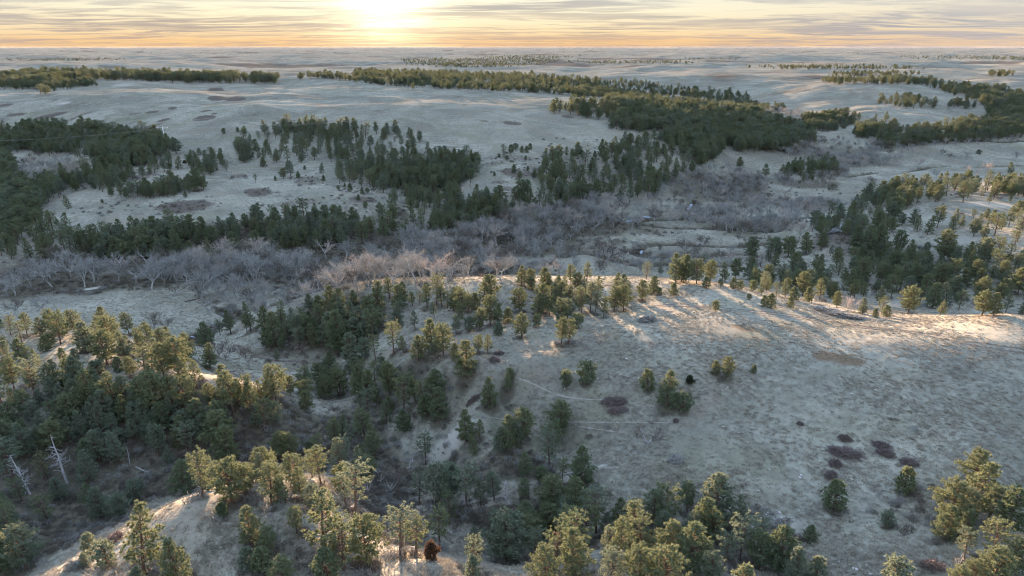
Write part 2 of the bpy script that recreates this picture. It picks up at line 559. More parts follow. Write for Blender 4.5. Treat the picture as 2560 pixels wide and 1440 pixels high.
# brown snowberry patches on the uplands
for p in [(460, 518, 66, 17), (405, 552, 38, 7), (643, 480, 34, 10), (740, 507, 60, 12, .6), (510, 295, 28, 7), (40, 287, 26, 5), (130, 289, 34, 5),
          (190, 293, 24, 4, .7), (432, 270, 12, 4), (335, 285, 20, 4, .7), (380, 280, 16, 3), (365, 319, 24, 5), (545, 245, 24, 6), (590, 246, 26, 6),
          (540, 227, 20, 4), (515, 277, 20, 3), (620, 287, 44, 4, .6), (410, 300, 12, 3), (535, 284, 10, 3), (280, 306, 12, 3), (720, 302, 34, 5, .7),
          (480, 346, 34, 7, .5), (300, 440, 40, 10, .6), (340, 445, 34, 9, .7), (375, 432, 14, 6, .8), (600, 440, 22, 7, .7), (770, 455, 40, 14, .6),
          (910, 498, 30, 8, .8), (870, 480, 30, 9, .5), (260, 520, 60, 12, .35), (330, 520, 30, 9, .4), (190, 263, 36, 6, .6), (245, 262, 20, 6, .5),
          (110, 240, 30, 5, .6), (15, 262, 18, 4, .8), (810, 240, 50, 7, .4), (740, 232, 60, 8, .35), (1050, 285, 60, 6, .3),
          (1420, 292, 20, 5, .8), (1280, 308, 28, 5, .8), (1210, 303, 16, 3, .7), (1400, 375, 40, 9, .5), (1290, 395, 50, 9, .6), (1240, 408, 36, 8, .6),
          (1330, 415, 36, 9, .5), (1290, 432, 40, 12, .8), (1330, 436, 30, 10, .8), (1250, 455, 30, 7, .7), (1270, 472, 24, 8, .7), (1120, 370, 40, 6, .6),
          (2060, 192, 30, 4, .8), (1810, 192, 24, 4, .9), (2150, 188, 24, 3, .8), (2000, 228, 30, 3, .5), (2240, 205, 40, 3, .5), (1980, 160, 40, 3, .5),
          (1560, 160, 60, 3, .5), (1160, 262, 14, 2, .7), (1400, 240, 30, 4, .5), (1690, 455, 40, 20, .4),
          # foreground hill
          (1535, 1012, 36, 20), (1540, 1035, 26, 8), (2112, 1134, 46, 17), (2112, 1100, 20, 8, .9), (2205, 1118, 26, 9), (2215, 1138, 24, 9), (2270, 1160, 24, 9, .9),
          (2086, 1163, 18, 8), (2077, 1193, 18, 10), (1690, 1152, 22, 15, .8), (1845, 1052, 20, 5, .7), (1618, 802, 26, 8), (1245, 888, 16, 4), (1235, 903, 16, 6),
          (1185, 1004, 18, 9, .8), (2095, 583, 36, 16, .8), (2070, 790, 34, 8, .5), (2110, 792, 40, 5, .8), (2440, 675, 40, 8, .6), (1260, 860, 16, 5, .5),
          (1520, 590, 14, 4, .7), (1700, 575, 26, 6, .6), (280, 1350, 10, 12, .8), (2300, 770, 30, 6, .6)]:
    k_ = 0.7 if p[1] > 785 else 1.0
    patch(0, p[0], p[1], p[2] * k_, p[3] * k_, strength=(p[4] if len(p) > 4 else 1.0) * (0.62 if p[1] > 785 else 0.85), soft=0.55)
# rusty little bluestem
for p in [(2110, 896, 54, 17, .75), (2180, 905, 60, 12, .4), (2250, 890, 24, 5, .6), (1860, 820, 34, 9, .7), (1840, 780, 40, 6, .4), (1640, 930, 26, 8, .45),
          (1480, 985, 60, 30, .35), (1600, 960, 40, 14, .35), (2000, 800, 90, 10, .3), (2120, 1080, 120, 20, .15), (1990, 195, 60, 5, .5), (1800, 188, 60, 4, .5), (2130, 182, 60, 4, .4),
          (1950, 232, 60, 5, .5), (2150, 224, 70, 4, .5), (300, 880, 90, 40, .3), (60, 870, 80, 30, .35), (560, 1300, 60, 40, .25), (1000, 885, 70, 12, .35),
          (1380, 890, 100, 16, .3), (2060, 890, 30, 14, .9), (980, 275, 60, 10, .3)]:
    patch(3, *p[:4], strength=p[4], soft=0.5)
# leaf litter, needle duff and brush in the ravines and woods
for p in [(430, 1200, 160, 50), (250, 1260, 150, 60), (700, 1120, 170, 70), (860, 1080, 130, 60), (940, 1200, 70, 110), (980, 1310, 60, 60), (130, 1350, 70, 60, .9),
          (250, 1130, 300, 110, .8), (560, 1080, 150, 60, .7), (1080, 1180, 100, 60, .6), (1290, 1160, 140, 40, .85), (1250, 1290, 200, 50, .8), (1400, 1290, 90, 60, .7),
          (760, 840, 120, 50, .8), (880, 810, 60, 50, .9), (840, 890, 70, 20, .6), (640, 880, 70, 40, .25), (950, 1010, 110, 50, .7), (1100, 960, 80, 40, .35),
          (600, 670, 700, 34, .95), (1000, 660, 330, 56, .95), (1230, 610, 300, 55, .9), (1480, 565, 150, 34, .8), (1800, 480, 150, 45, .7), (1900, 560, 140, 26, .6), (2120, 395, 160, 26, .6), (2030, 460, 80, 14, .7), (300, 640, 420, 44, .9), (500, 610, 400, 30, .6), (1700, 540, 150, 40, .4), (150, 430, 80, 40, .7),
          (1000, 500, 150, 80, .5), (1560, 440, 150, 60, .5), (1750, 300, 200, 50, .5), (2250, 340, 260, 40, .4), (1900, 320, 130, 40, .5), (1300, 230, 250, 20, .4),
          (2200, 640, 200, 50, .35), (2300, 720, 250, 40, .35), (2280, 490, 200, 30, .35), (2150, 560, 90, 50, .4), (1650, 1340, 160, 60, .6), (1880, 1330, 110, 60, .6), (1500, 1080, 60, 30, .3),
          (2320, 1290, 120, 60, .45), (2250, 1060, 40, 20, .2), (1680, 1010, 60, 24, .3), (520, 1000, 110, 50, .4), (1780, 1400, 90, 40, .6), (90, 1240, 120, 90, .8)]:
    patch(1, *p[:4], strength=p[4] if len(p) > 4 else 1.0, soft=0.5)
# bare pale soil and chalk
for p in [(1960, 1305, 40, 30, .6), (1930, 1290, 20, 14, .7), (1720, 243, 36, 8, 1), (1130, 1100, 50, 30, .7), (1440, 1190, 90, 8, .8), (1230, 1258, 80, 8, .7), (480, 1262, 80, 16, .4),
          (250, 1375, 60, 30, .6), (950, 900, 60, 20, .35), (1190, 1250, 10, 6, .6), (1520, 728, 24, 12, .6), (1330, 715, 30, 6, .3), (310, 215, 30, 6, .6), (230, 721, 40, 3, .9),
          (1520, 220, 40, 6, .5), (1140, 1320, 60, 20, .5), (2120, 560, 20, 10, .3), (2110, 610, 60, 18, .5), (2300, 700, 70, 14, .4), (2400, 600, 110, 12, .55), (2330, 545, 60, 12, .45), (2230, 760, 40, 14, .5), (2470, 510, 80, 8, .6), (1990, 740, 40, 10, .4), (160, 258, 14, 3, .8), (1450, 960, 70, 12, .2), (900, 905, 26, 12, .4), (745, 975, 30, 7, .7)]:
    patch(2, *p[:4], strength=p[4], soft=0.6)
dr = ridged(X + 30 * fbm(X, Y, 200, 2, 3), Y, 760, 4)
MASK[..., 0] = np.maximum(MASK[..., 0], 0.62 * sstep(0.66, 0.80, dr + 0.10 * fbm(X, Y, 180, 3, 18)) * far)
MASK[..., 3] = np.maximum(MASK[..., 3], 0.40 * sstep(0.10, 0.45, fbm(X, Y, 420, 3, 71)) * sstep(700, 1500, GR))
MASK[..., 0] = np.maximum(MASK[..., 0], 0.5 * sstep(0.22, 0.5, fbm(X, Y, 210, 4, 72)) * sstep(600, 1400, GR))
MASK[..., 1] = np.maximum(MASK[..., 1], 0.9 * (1 - sstep(2.5, 6.0, creek_d + 1.5 * jit)))


def new_mesh(name, verts, tris, mats=(), midx=None, smooth=False, quads=False):
    m = bpy.data.meshes.new(name)
    verts = np.asarray(verts, np.float32)
    tris = np.asarray(tris, np.int32)
    k = tris.shape[1]
    m.vertices.add(len(verts))
    m.vertices.foreach_set('co', verts.ravel())
    m.loops.add(tris.size)
    m.loops.foreach_set('vertex_index', tris.ravel())
    m.polygons.add(len(tris))
    m.polygons.foreach_set('loop_start', np.arange(0, tris.size, k, dtype=np.int32))
    if smooth:
        m.polygons.foreach_set('use_smooth', np.ones(len(tris), bool))
    for mm in mats:
        m.materials.append(mm)
    if midx is not None:
        m.polygons.foreach_set('material_index', np.asarray(midx, np.int32))
    m.update(calc_edges=True)
    m.validate()
    return m


# ------------------------------------------------------------------ materials
def mat_new(name):
    m = bpy.data.materials.new(name)
    m.use_nodes = True
    m.node_tree.nodes.clear()
    return m, NT(m.node_tree)


def mat_ground():
    m, N = mat_new('prairie_ground')
    out = N.n('ShaderNodeOutputMaterial')
    b = N.n('ShaderNodeBsdfDiffuse')
    b.inputs['Roughness'].default_value = 0.25
    geo = N.n('ShaderNodeNewGeometry')
    P = geo.outputs['Position']
    at = N.n('ShaderNodeAttribute', attribute_name='cover')
    sep = N.n('ShaderNodeSeparateColor')
    N.put(sep.inputs[0], at.outputs['Color'])
    mr, mg, mb, ma = sep.outputs[0], sep.outputs[1], sep.outputs[2], at.outputs['Alpha']
    nbig = N.noise(P, 0.012, 4, 0.6)
    nmid = N.noise(P, 0.09, 4, 0.6)
    nsm = N.noise(P, 0.55, 4, 0.65)
    nfine = N.noise(P, 2.2, 3, 0.7)
    nfar = N.noise(P, 0.0022, 5, 0.6)
    grass = N.ramp(N.math('ADD', N.math('MULTIPLY', nbig, 0.5), N.math('MULTIPLY', nmid, 0.5)), [
        (0.32, (0.200, 0.188, 0.150)), (0.44, (0.285, 0.272, 0.222)), (0.56, (0.350, 0.336, 0.280)), (0.68, (0.240, 0.236, 0.185))])
    grass = N.mix(N.mapr(N.math('ADD', N.math('MULTIPLY', nsm, 0.6), N.math('MULTIPLY', nmid, 0.4)), 0.44, 0.64, 0.0, 0.85), grass, (0.165, 0.150, 0.128))
    grass = N.mix(N.mapr(nfine, 0.50, 0.75, 0.0, 0.45), grass, (0.48, 0.45, 0.37))
    nbr = N.noise(P, 0.017, 5, 0.62, 0.8)
    grass = N.mix(N.mapr(nbr, 0.38, 0.62, 0.0, 1.0), N.mix(1.0, grass, (0.74, 0.73, 0.72), 'MULTIPLY'), N.mix(1.0, grass, (1.12, 1.10, 1.07), 'MULTIPLY'))
    # olive and tan drifts, dark flecks between the tussocks, faint cattle terraces along the slope
    ntan = N.noise(P, 0.035, 5, 0.65, 0.6)
    grass = N.mix(N.mapr(ntan, 0.50, 0.66, 0.0, 0.55), grass, (0.205, 0.196, 0.132))
    grass = N.mix(N.mapr(ntan, 0.34, 0.46, 0.45, 0.0), grass, (0.250, 0.200, 0.150))
    nflk = N.noise(P, 0.95, 3, 0.75)
    grass = N.mix(N.mapr(nflk, 0.53, 0.66, 0.0, 0.55), grass, (0.105, 0.092, 0.072))
    sp_ = N.n('ShaderNodeSeparateXYZ')
    N.put(sp_.inputs[0], P)
    zt_ = N.math('FRACT', N.math('ADD', N.math('MULTIPLY', sp_.outputs[2], 1.05), N.math('MULTIPLY', nmid, 3.0)))
    terr = N.math('MULTIPLY', N.mapr(N.math('ABSOLUTE', N.math('SUBTRACT', zt_, 0.5)), 0.10, 0.32, 1.0, 0.0), N.mapr(nbig, 0.42, 0.60, 0.0, 0.30))
    grass = N.mix(terr, grass, (0.150, 0.135, 0.105))
    grass = N.mix(N.mapr(nfar, 0.45, 0.68, 0.0, 0.35), grass, (0.235, 0.195, 0.150))
    edge = N.math('MULTIPLY', N.math('SUBTRACT', nsm, 0.5), 0.9)
    red = N.mix(N.mapr(nfine, 0.35, 0.65), (0.125, 0.088, 0.060), (0.230, 0.172, 0.118))
    c = N.mix(N.mapr(N.math('ADD', ma, edge), 0.30, 0.75), grass, red)
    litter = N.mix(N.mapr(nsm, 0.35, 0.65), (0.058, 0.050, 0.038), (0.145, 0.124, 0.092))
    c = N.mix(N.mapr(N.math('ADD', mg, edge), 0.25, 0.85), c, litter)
    bare = N.mix(N.mapr(nsm, 0.4, 0.65), (0.44, 0.41, 0.35), (0.33, 0.30, 0.25))
    c = N.mix(N.mapr(N.math('ADD', mb, edge), 0.30, 0.80), c, bare)
    shrub = N.mix(N.mapr(nfine, 0.35, 0.65), (0.085, 0.068, 0.056), (0.150, 0.122, 0.100))
    c = N.mix(N.mapr(N.math('ADD', mr, N.math('MULTIPLY', edge, 0.7)), 0.30, 0.70, 0, 0.92), c, shrub)
    N.put(b.inputs['Color'], N.mix(1.0, c, (0.80, 0.84, 0.82), 'MULTIPLY'))
    bump = N.n('ShaderNodeBump')
    bump.inputs['Strength'].default_value = 0.5
    bump.inputs['Distance'].default_value = 0.25
    # grass relief only matters on the near slopes; far off it averages out
    N.put(bump.inputs['Strength'], N.mapr(N.vmath('LENGTH', P), 250, 1200, 0.5, 0.06))
    N.put(bump.inputs['Height'], N.math('ADD', N.math('MULTIPLY', nsm, 1.0), N.math('MULTIPLY', nfine, 0.5)))
    N.put(b.inputs['Normal'], bump.outputs[0])
    N.t.links.new(b.outputs[0], out.inputs[0])
    return m


def mat_foliage(name, c1, c2, trans=0.35, tcol=None):
    m, N = mat_new(name)
    out = N.n('ShaderNodeOutputMaterial')
    oi = N.n('ShaderNodeObjectInfo')
    geo = N.n('ShaderNodeNewGeometry')
    n = N.noise(geo.outputs['Position'], 0.9, 2, 0.5)
    f = N.math('ADD', N.math('MULTIPLY', oi.outputs['Random'], 0.65), N.math('MULTIPLY', n, 0.5), clamp=True)
    c = N.mix(f, c1, c2)
    d = N.n('ShaderNodeBsdfDiffuse')
    N.put(d.inputs[0], c)
    tr = N.n('ShaderNodeBsdfTranslucent')
    N.put(tr.inputs[0], N.mix(0.55, c, tcol or c))
    ms = N.n('ShaderNodeMixShader')
    ms.inputs[0].default_value = trans
    N.t.links.new(d.outputs[0], ms.inputs[1])
    N.t.links.new(tr.outputs[0], ms.inputs[2])
    N.t.links.new(ms.outputs[0], out.inputs[0])
    return m


def mat_plain(name, c1, c2, scale=3.0, rough=0.9, metallic=0.0):
    m, N = mat_new(name)
    out = N.n('ShaderNodeOutputMaterial')
    b = N.n('ShaderNodeBsdfPrincipled')
    b.inputs['Roughness'].default_value = rough
    b.inputs['Specular IOR Level'].default_value = 0.0 if rough > 0.6 else 0.4
    b.inputs['Metallic'].default_value = metallic
    geo = N.n('ShaderNodeNewGeometry')
    oi = N.n('ShaderNodeObjectInfo')
    n = N.noise(geo.outputs['Position'], scale, 4, 0.6)
    f = N.math('ADD', N.math('MULTIPLY', N.mapr(n, 0.3, 0.7), 0.6), N.math('MULTIPLY', oi.outputs['Random'], 0.4))
    N.put(b.inputs['Base Color'], N.mix(f, c1, c2))
    N.t.links.new(b.outputs[0], out.inputs[0])
    return m


M_GROUND = mat_ground()
M_OLIVE = mat_foliage('pine_needles_olive', (0.122, 0.146, 0.076), (0.158, 0.178, 0.096), 0.18, (0.17, 0.19, 0.11))
M_DARK = mat_foliage('pine_needles_dark', (0.104, 0.136, 0.076), (0.138, 0.168, 0.096), 0.18, (0.16, 0.18, 0.09))
M_GREY = mat_foliage('pine_needles_grey_green', (0.124, 0.158, 0.106), (0.156, 0.188, 0.128), 0.18, (0.18, 0.20, 0.12))
M_JUNI = mat_foliage('juniper_scales', (0.050, 0.062, 0.040), (0.080, 0.088, 0.056), 0.2)
M_RUST = mat_foliage('rusty_juniper', (0.085, 0.056, 0.036), (0.120, 0.080, 0.052), 0.2)
M_BARK = mat_plain('pine_bark', (0.075, 0.055, 0.045), (0.150, 0.105, 0.080), 4)
M_GREYBARK = mat_plain('cottonwood_bark', (0.22, 0.218, 0.200), (0.37, 0.368, 0.345), 1.5)
M_TWIG = mat_plain('bare_twigs', (0.160, 0.162, 0.148), (0.290, 0.294, 0.270), 0.25)
M_TWIGP = mat_plain('pale_twigs', (0.270, 0.238, 0.200), (0.370, 0.330, 0.285), 0.6)
M_BRUSH = mat_plain('brush_twigs', (0.090, 0.080, 0.066), (0.155, 0.138, 0.114), 0.9)
M_PATCH = mat_plain('snowberry_twigs', (0.105, 0.086, 0.078), (0.185, 0.155, 0.140), 0.8)
M_SNAG = mat_plain('weathered_wood', (0.25, 0.245, 0.24), (0.38, 0.375, 0.365), 2.0)
M_STEM = mat_plain('dead_grass', (0.185, 0.168, 0.130), (0.400, 0.375, 0.300), 0.35)


# ------------------------------------------------------------------ ground mesh
def build_ground():
    verts = np.stack([X, Y, ZG], -1).reshape(-1, 3)
    idx = np.arange(NA * NR).reshape(NA, NR)
    q = np.stack([idx[:-1, :-1], idx[1:, :-1], idx[1:, 1:], idx[:-1, 1:]], -1).reshape(-1, 4)
    q = q[:, ::-1]
    me = new_mesh('ground', verts, q, [M_GROUND], smooth=True)
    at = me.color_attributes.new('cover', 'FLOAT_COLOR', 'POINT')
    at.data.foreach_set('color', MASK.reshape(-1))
    o = bpy.data.objects.new('ground', me)
    o['kind'] = 'structure'
    COL.objects.link(o)
    # the prairie goes on to the sides, behind and beneath the drone
    az = np.linspace(0.86, 2 * math.pi - 0.86, 90)
    rr = np.exp(np.linspace(math.log(38), math.log(45000), 60))
    A, R = np.meshgrid(az, rr, indexing='ij')
    x, y = np.sin(A) * R, np.cos(A) * R
    w = np.clip((A - 0.86) / (2 * math.pi - 1.72), 0, 1)
    zr = np.interp(np.log(rr), LR, ZG[-1])
    zl = np.interp(np.log(rr), LR, ZG[0])
    mid_z = 40 + fbm(x, y, 300, 3, 77) * 4
    z = zr[None] * (1 - w) + zl[None] * w
    k = np.sin(w * math.pi) ** 1.0
    z = z * (1 - k) + mid_z * k
    v2 = np.stack([x, y, z], -1).reshape(-1, 3)
    i2 = np.arange(90 * 60).reshape(90, 60)
    q2 = np.stack([i2[:-1, :-1], i2[:-1, 1:], i2[1:, 1:], i2[1:, :-1]], -1).reshape(-1, 4)
    # disc under the drone
    ring = [tuple(v) for v in np.stack([np.sin(AZ[::20]) * RS[0], np.cos(AZ[::20]) * RS[0], ZG[::20, 0]], -1)]
    ring += [tuple(v) for v in np.stack([x[:, 0], y[:, 0], z[:, 0]], -1)[1:-1]]
    m2 = new_mesh('ground_behind', v2, q2, [M_GROUND], smooth=True)
    m2.color_attributes.new('cover', 'FLOAT_COLOR', 'POINT').data.foreach_set('color', np.zeros(len(v2) * 4, np.float32))
    o2 = bpy.data.objects.new('ground_behind', m2)
    o2['kind'] = 'structure'
    COL.objects.link(o2)
    m3 = bpy.data.meshes.new('ground_below')
    vs = ring + [(0, 0, 41.0)]
    n = len(ring)
    m3.from_pydata(vs, [], [(n, (i + 1) % n, i) for i in range(n)])
    m3.materials.append(M_GROUND)
    m3.color_attributes.new('cover', 'FLOAT_COLOR', 'POINT').data.foreach_set('color', np.zeros(len(vs) * 4, np.float32))
    o3 = bpy.data.objects.new('ground_below', m3)
    o3['kind'] = 'structure'
    COL.objects.link(o3)


build_ground()

# ------------------------------------------------------------------ mesh builders
class Geo:
    """collects triangles of one mesh"""
    def __init__(self):
        self.v, self.t, self.m, self.n = [], [], [], 0

    def add(self, v, t, mat=0):
        v = np.asarray(v, float).reshape(-1, 3)
        t = np.asarray(t, int).reshape(-1, 3)
        self.v.append(v)
        self.t.append(t + self.n)
        self.m.append(np.full(len(t), mat))
        self.n += len(v)

    def tube(self, pts, rad, sides=5, mat=0):
        pts = np.asarray(pts, float)
        n = len(pts)
        vs = []
        for i in range(n):
            d = pts[min(i + 1, n - 1)] - pts[max(i - 1, 0)]
            d = d / (np.linalg.norm(d) + 1e-9)
            a = np.array([1.0, 0, 0]) if abs(d[0]) < 0.8 else np.array([0, 1.0, 0])
            e1 = np.cross(d, a)
            e1 /= np.linalg.norm(e1)
            e2 = np.cross(d, e1)
            an = np.arange(sides) * 2 * math.pi / sides
            vs.append(pts[i] + rad[i] * (np.cos(an)[:, None] * e1 + np.sin(an)[:, None] * e2))
        vs = np.concatenate(vs + [pts[-1:]])
        t = []
        for i in range(n - 1):
            for k in range(sides):
                a, b = i * sides + k, i * sides + (k + 1) % sides
                t += [(a, b, b + sides), (a, b + sides, a + sides)]
        for k in range(sides):
            t.append(((n - 1) * sides + k, (n - 1) * sides + (k + 1) % sides, n * sides))
        self.add(vs, t, mat)

    def needles(self, centers, axes, count, length, width, r, spread=0.9, mat=0):
        """bundles of thin triangles bursting from each centre around its axis"""
        c = np.repeat(np.asarray(centers, float), count, 0)
        a = np.repeat(np.asarray(axes, float), count, 0)
        n = len(c)
        d = a + spread * r.normal(size=(n, 3))
        d /= np.linalg.norm(d, axis=1, keepdims=True) + 1e-9
        L = length * r.uniform(0.6, 1.25, n)[:, None]
        s = np.cross(d, r.normal(size=(n, 3)))
        s /= np.linalg.norm(s, axis=1, keepdims=True) + 1e-9
        w = width * r.uniform(0.7, 1.3, n)[:, None]
        base = c - d * L * 0.15
        midp = c + d * L * 0.45
        v = np.stack([base, midp + s * w, c + d * L, midp - s * w], 1).reshape(-1, 3)
        i = np.arange(n)[:, None] * 4
        t = np.concatenate([i + [0, 1, 2], i + [0, 2, 3]], 1).reshape(-1, 3)
        self.add(v, t, mat)

    def mesh(self, name, mats, smooth=False):
        return new_mesh(name, np.concatenate(self.v), np.concatenate(self.t), mats, np.concatenate(self.m), smooth)


def unit(v):
    return v / (np.linalg.norm(v) + 1e-9)


def pine_geo(seed, h=10.0, width=0.52, base=0.25, shape='cone', density=1.0, lean=0.03, tuft=0.46, dead=0, leafcount=17):
    """trunk and crown of a ponderosa pine, h metres tall"""
    r = np.random.default_rng(seed)
    trunk, crown = Geo(), Geo()
    lx, ly = r.normal(0, lean, 2)
    n = 9
    tt = np.linspace(0, 1, n)
    bend = np.cumsum(r.normal(0, 0.012 * h, (n, 2)), 0) * 0.5
    P = np.stack([lx * h * tt + bend[:, 0] * tt, ly * h * tt + bend[:, 1] * tt, h * 0.97 * tt], 1)
    P[0, 2] = -0.5
    R = 0.021 * h * (1 - tt) ** 0.85 + 0.018
    R[0] *= 1.25
    trunk.tube(P, R, 7)

    def at(t):
        return np.array([np.interp(t, tt, P[:, k]) for k in range(3)])
    rmax = width * h * 0.5
    ga = r.uniform(0, 6)
    nb = int(78 * density * (1 - base) / 0.75)
    blobs_c, blobs_a = [], []
    lop = r.uniform(0, 6.28)
    for i in range(nb):
        s = (i + r.uniform(0, 1)) / nb            # 0 crown foot .. 1 top
        t = base + (1 - base) * s * 0.99
        if shape == 'cone':
            env = min(1, 0.62 + s / 0.28 * 0.4) * (1 - s) ** 0.72 * 1.12
        elif shape == 'round':
            env = min(1, 0.45 + s / 0.4 * 0.55) * max(0.0, 1 - max(0, s - 0.35) / 0.66) ** 0.5
        elif shape == 'flat':
            env = (0.45 + 0.75 * s) * max(0.0, 1 - max(0, s - 0.6) / 0.42) ** 0.5
        else:
            env = min(1, 0.75 + s) * (1 - s) ** 0.55
        ga += 2.4 + r.normal(0, 0.35)
        L = rmax * env * r.uniform(0.52, 1.16) * (1 + 0.14 * math.cos(ga - lop)) + 0.18
        up = -0.10 + 0.75 * s + r.normal(0, 0.10)
        d = unit(np.array([math.cos(ga), math.sin(ga), up]))
        p0 = at(t)
        k = 4
        q = np.linspace(0, 1, k)
        pts = p0 + d * L * q[:, None] + np.array([0, 0, 1]) * (0.10 * L * q ** 2)[:, None]
        trunk.tube(pts[:3], [0.028 * L + .012, 0.016 * L + .01, 0.008], 3)
        if r.random() < 0.12:
            continue
        nt = max(2, int(L * 3.0 * density))
        for j in range(nt):
            f = 1 - 0.72 * (j / nt) * r.uniform(0.75, 1.1)
            side = np.array([-d[1], d[0], 0]) * r.normal(0, 0.20 * L * (1.25 - f) + 0.16)
            c = p0 + d * L * f + side + np.array([0, 0, 0.10 * L * f * f + r.normal(0.06, 0.13)])
            blobs_c.append(c)
            blobs_a.append(unit(d * 0.7 + np.array([0, 0, 0.55]) + 0.25 * r.normal(size=3)))
    top = at(1.0)
    for j in range(5):
        blobs_c.append(top + r.normal(0, 0.12, 3) - [0, 0, 0.25 * j])
        blobs_a.append(np.array([0, 0, 1.0]))
    crown.needles(blobs_c, blobs_a, leafcount, tuft, 0.056, r, 0.80)
    for i in range(dead):                          # bare dead limbs below the crown
        t = r.uniform(base * 0.35, base + 0.15)
        a = r.uniform(0, 6.28)
        L = rmax * r.uniform(0.5, 0.95)
        d = unit(np.array([math.cos(a), math.sin(a), r.normal(-0.1, 0.2)]))
        p0 = at(t)
        trunk.tube([p0, p0 + d * L * .5 + [0, 0, r.normal(0, .15)], p0 + d * L + [0, 0, -0.15 * L]], [.04, .025, .008], 3, 1)
    return trunk, crown


def bare_geo(seed, h=10.0, spread=0.8, limbs=5, first=0.25, twig=0.9, fuzz=3, upness=0.75, thick=0.027):
    """leafless cottonwood: trunk with limbs, and the branch and twig crown"""
    r = np.random.default_rng(seed)
    trunk, crown = Geo(), Geo()

    def limb(p, d, L, rad, geo, sides, segs=4, curve=0.22, lift=0.0):
        pts = [p]
        for k in range(segs):
            d = unit(d + r.normal(0, curve, 3) + [0, 0, lift])
            pts.append(pts[-1] + d * L / segs)
        rr = np.linspace(rad, rad * 0.45, segs + 1)
        geo.tube(pts, rr, sides)
        return np.array(pts), d

    tr, td = limb(np.array([0, 0, -0.3]), np.array([r.normal(0, .1), r.normal(0, .1), 1]), h * (first + 0.12), thick * h, trunk, 7, 4, 0.10)
    tips_c, tips_a = [], []
    ga = r.uniform(0, 6)
    for i in range(limbs):
        ga += 2.4 + r.normal(0, 0.3)
        f = r.uniform(0.55, 1.0)
        p = tr[int(f * 4 + 0.5)]
        d = unit(np.array([math.cos(ga) * spread, math.sin(ga) * spread, upness + r.uniform(0, .35)]))
        L1 = h * r.uniform(0.30, 0.46)
        lp, ld = limb(p, d, L1, thick * h * 0.55, trunk, 5, 4, 0.16, 0.05)
        for j in range(6):
            p2 = lp[min(4, 1 + int(r.uniform(0.3, 1.0) * 4))]
            d2 = unit(ld + r.normal(0, 0.62, 3) + [0, 0, 0.12])
            L2 = h * r.uniform(0.16, 0.30)
            bp, bd = limb(p2, d2, L2, thick * h * 0.30, crown, 4, 3, 0.2, 0.04)
            for k in range(5):
                p3 = bp[min(3, 1 + int(r.uniform(0.2, 1.0) * 3))]
                d3 = unit(bd + r.normal(0, 0.65, 3) + [0, 0, 0.10])
                L3 = h * r.uniform(0.08, 0.16)
                cp, cd = limb(p3, d3, L3, thick * h * 0.13, crown, 3, 2, 0.2)
                for q in range(fuzz):
                    tips_c.append(cp[1 + int(r.random() * 1.99)])
                    tips_a.append(unit(cd + r.normal(0, .5, 3)))
    crown.needles(tips_c, tips_a, 2, twig, 0.020, r, 0.5)
    return trunk, crown


def snag_geo(seed, h=11.0, n=34, lean=(-0.12, 0.0)):
    r = np.random.default_rng(seed)
    trunk, limbs = Geo(), Geo()
    tt = np.linspace(0, 1, 8)
    P = np.stack([lean[0] * h * tt + r.normal(0, .05, 8), lean[1] * h * tt, h * tt], 1)
    P[0, 2] = -0.4
    trunk.tube(P, 0.022 * h * (1 - tt) ** 0.8 + 0.03, 7)
    ga = 0
    for i in range(n):
        t = r.uniform(0.22, 0.97)
        ga += 2.4 + r.normal(0, .4)
        p = np.array([np.interp(t, tt, P[:, k]) for k in range(3)])
        L = (1 - t) ** 0.5 * h * 0.30 * r.uniform(0.35, 1.0) + 0.3
        d = unit(np.array([math.cos(ga), math.sin(ga), r.normal(0.1, 0.3)]))
        q1 = p + d * L * .4
        q2 = p + d * L * .75 + [0, 0, r.normal(-0.1, .2) * L]
        q3 = q2 + unit(d + r.normal(0, .5, 3)) * L * .35
        limbs.tube([p, q1, q2, q3], [.07, .055, .04, .015], 4)
        if L > 1:
            limbs.tube([q1, q1 + unit(d + r.normal(0, .7, 3)) * L * .4], [.035, .012], 3)
            limbs.tube([q2, q2 + unit(d + r.normal(0, .8, 3)) * L * .35], [.03, .012], 3)
    return trunk, limbs


def bush_geo(seed, w=3.0, h=1.6, n=420, leaf=0.5, wid=0.03, stems=26):
    """low thicket of twigs"""
    r = np.random.default_rng(seed)
    g = Geo()
    for i in range(stems):
        a, q = r.uniform(0, 6.28), math.sqrt(r.uniform(0, 1)) * w * 0.42
        p = np.array([math.cos(a) * q, math.sin(a) * q, -0.15])
        e = p * [1.35, 1.35, 0] + r.normal(0, 0.12, 3) + [0, 0, h * r.uniform(0.5, 0.95) * (1 - 0.4 * (q / (w * .5)) ** 2)]
        g.tube([p, (p + e) / 2 + r.normal(0, .06, 3), e], [.035, .025, .01], 3)
    a = r.uniform(0, 6.28, n)
    q = np.sqrt(r.uniform(0, 1, n)) * w * 0.5
    keepq = 0.5 + 0.5 * np.sin(3.1 * np.cos(a) * q * 4 / w + seed) * np.cos(2.7 * np.sin(a) * q * 4 / w + 1.7 * seed) + 0.35 * (1 - 2 * q / w)
    kq = r.uniform(0, 1, n) < np.clip(keepq + 0.15, 0.05, 1)
    a, q = a[kq], q[kq] * r.normal(1, 0.07, kq.sum())
    n = len(a)
    lump = 0.75 + 0.25 * np.sin(a * 3 + seed) * np.cos(a * 2 + 1.3 * seed)
    z = h * np.sqrt(np.maximum(0.05, 1 - (q / (w * .56)) ** 2)) * r.uniform(0.25, 1.0, n) * lump
    c = np.stack([np.cos(a) * q, np.sin(a) * q, z], 1)
    ax = np.stack([np.cos(a) * q / w, np.sin(a) * q / w, np.full(n, 0.7)], 1)
    g.needles(c, ax, 5, leaf, wid, r, 0.7)
    return g


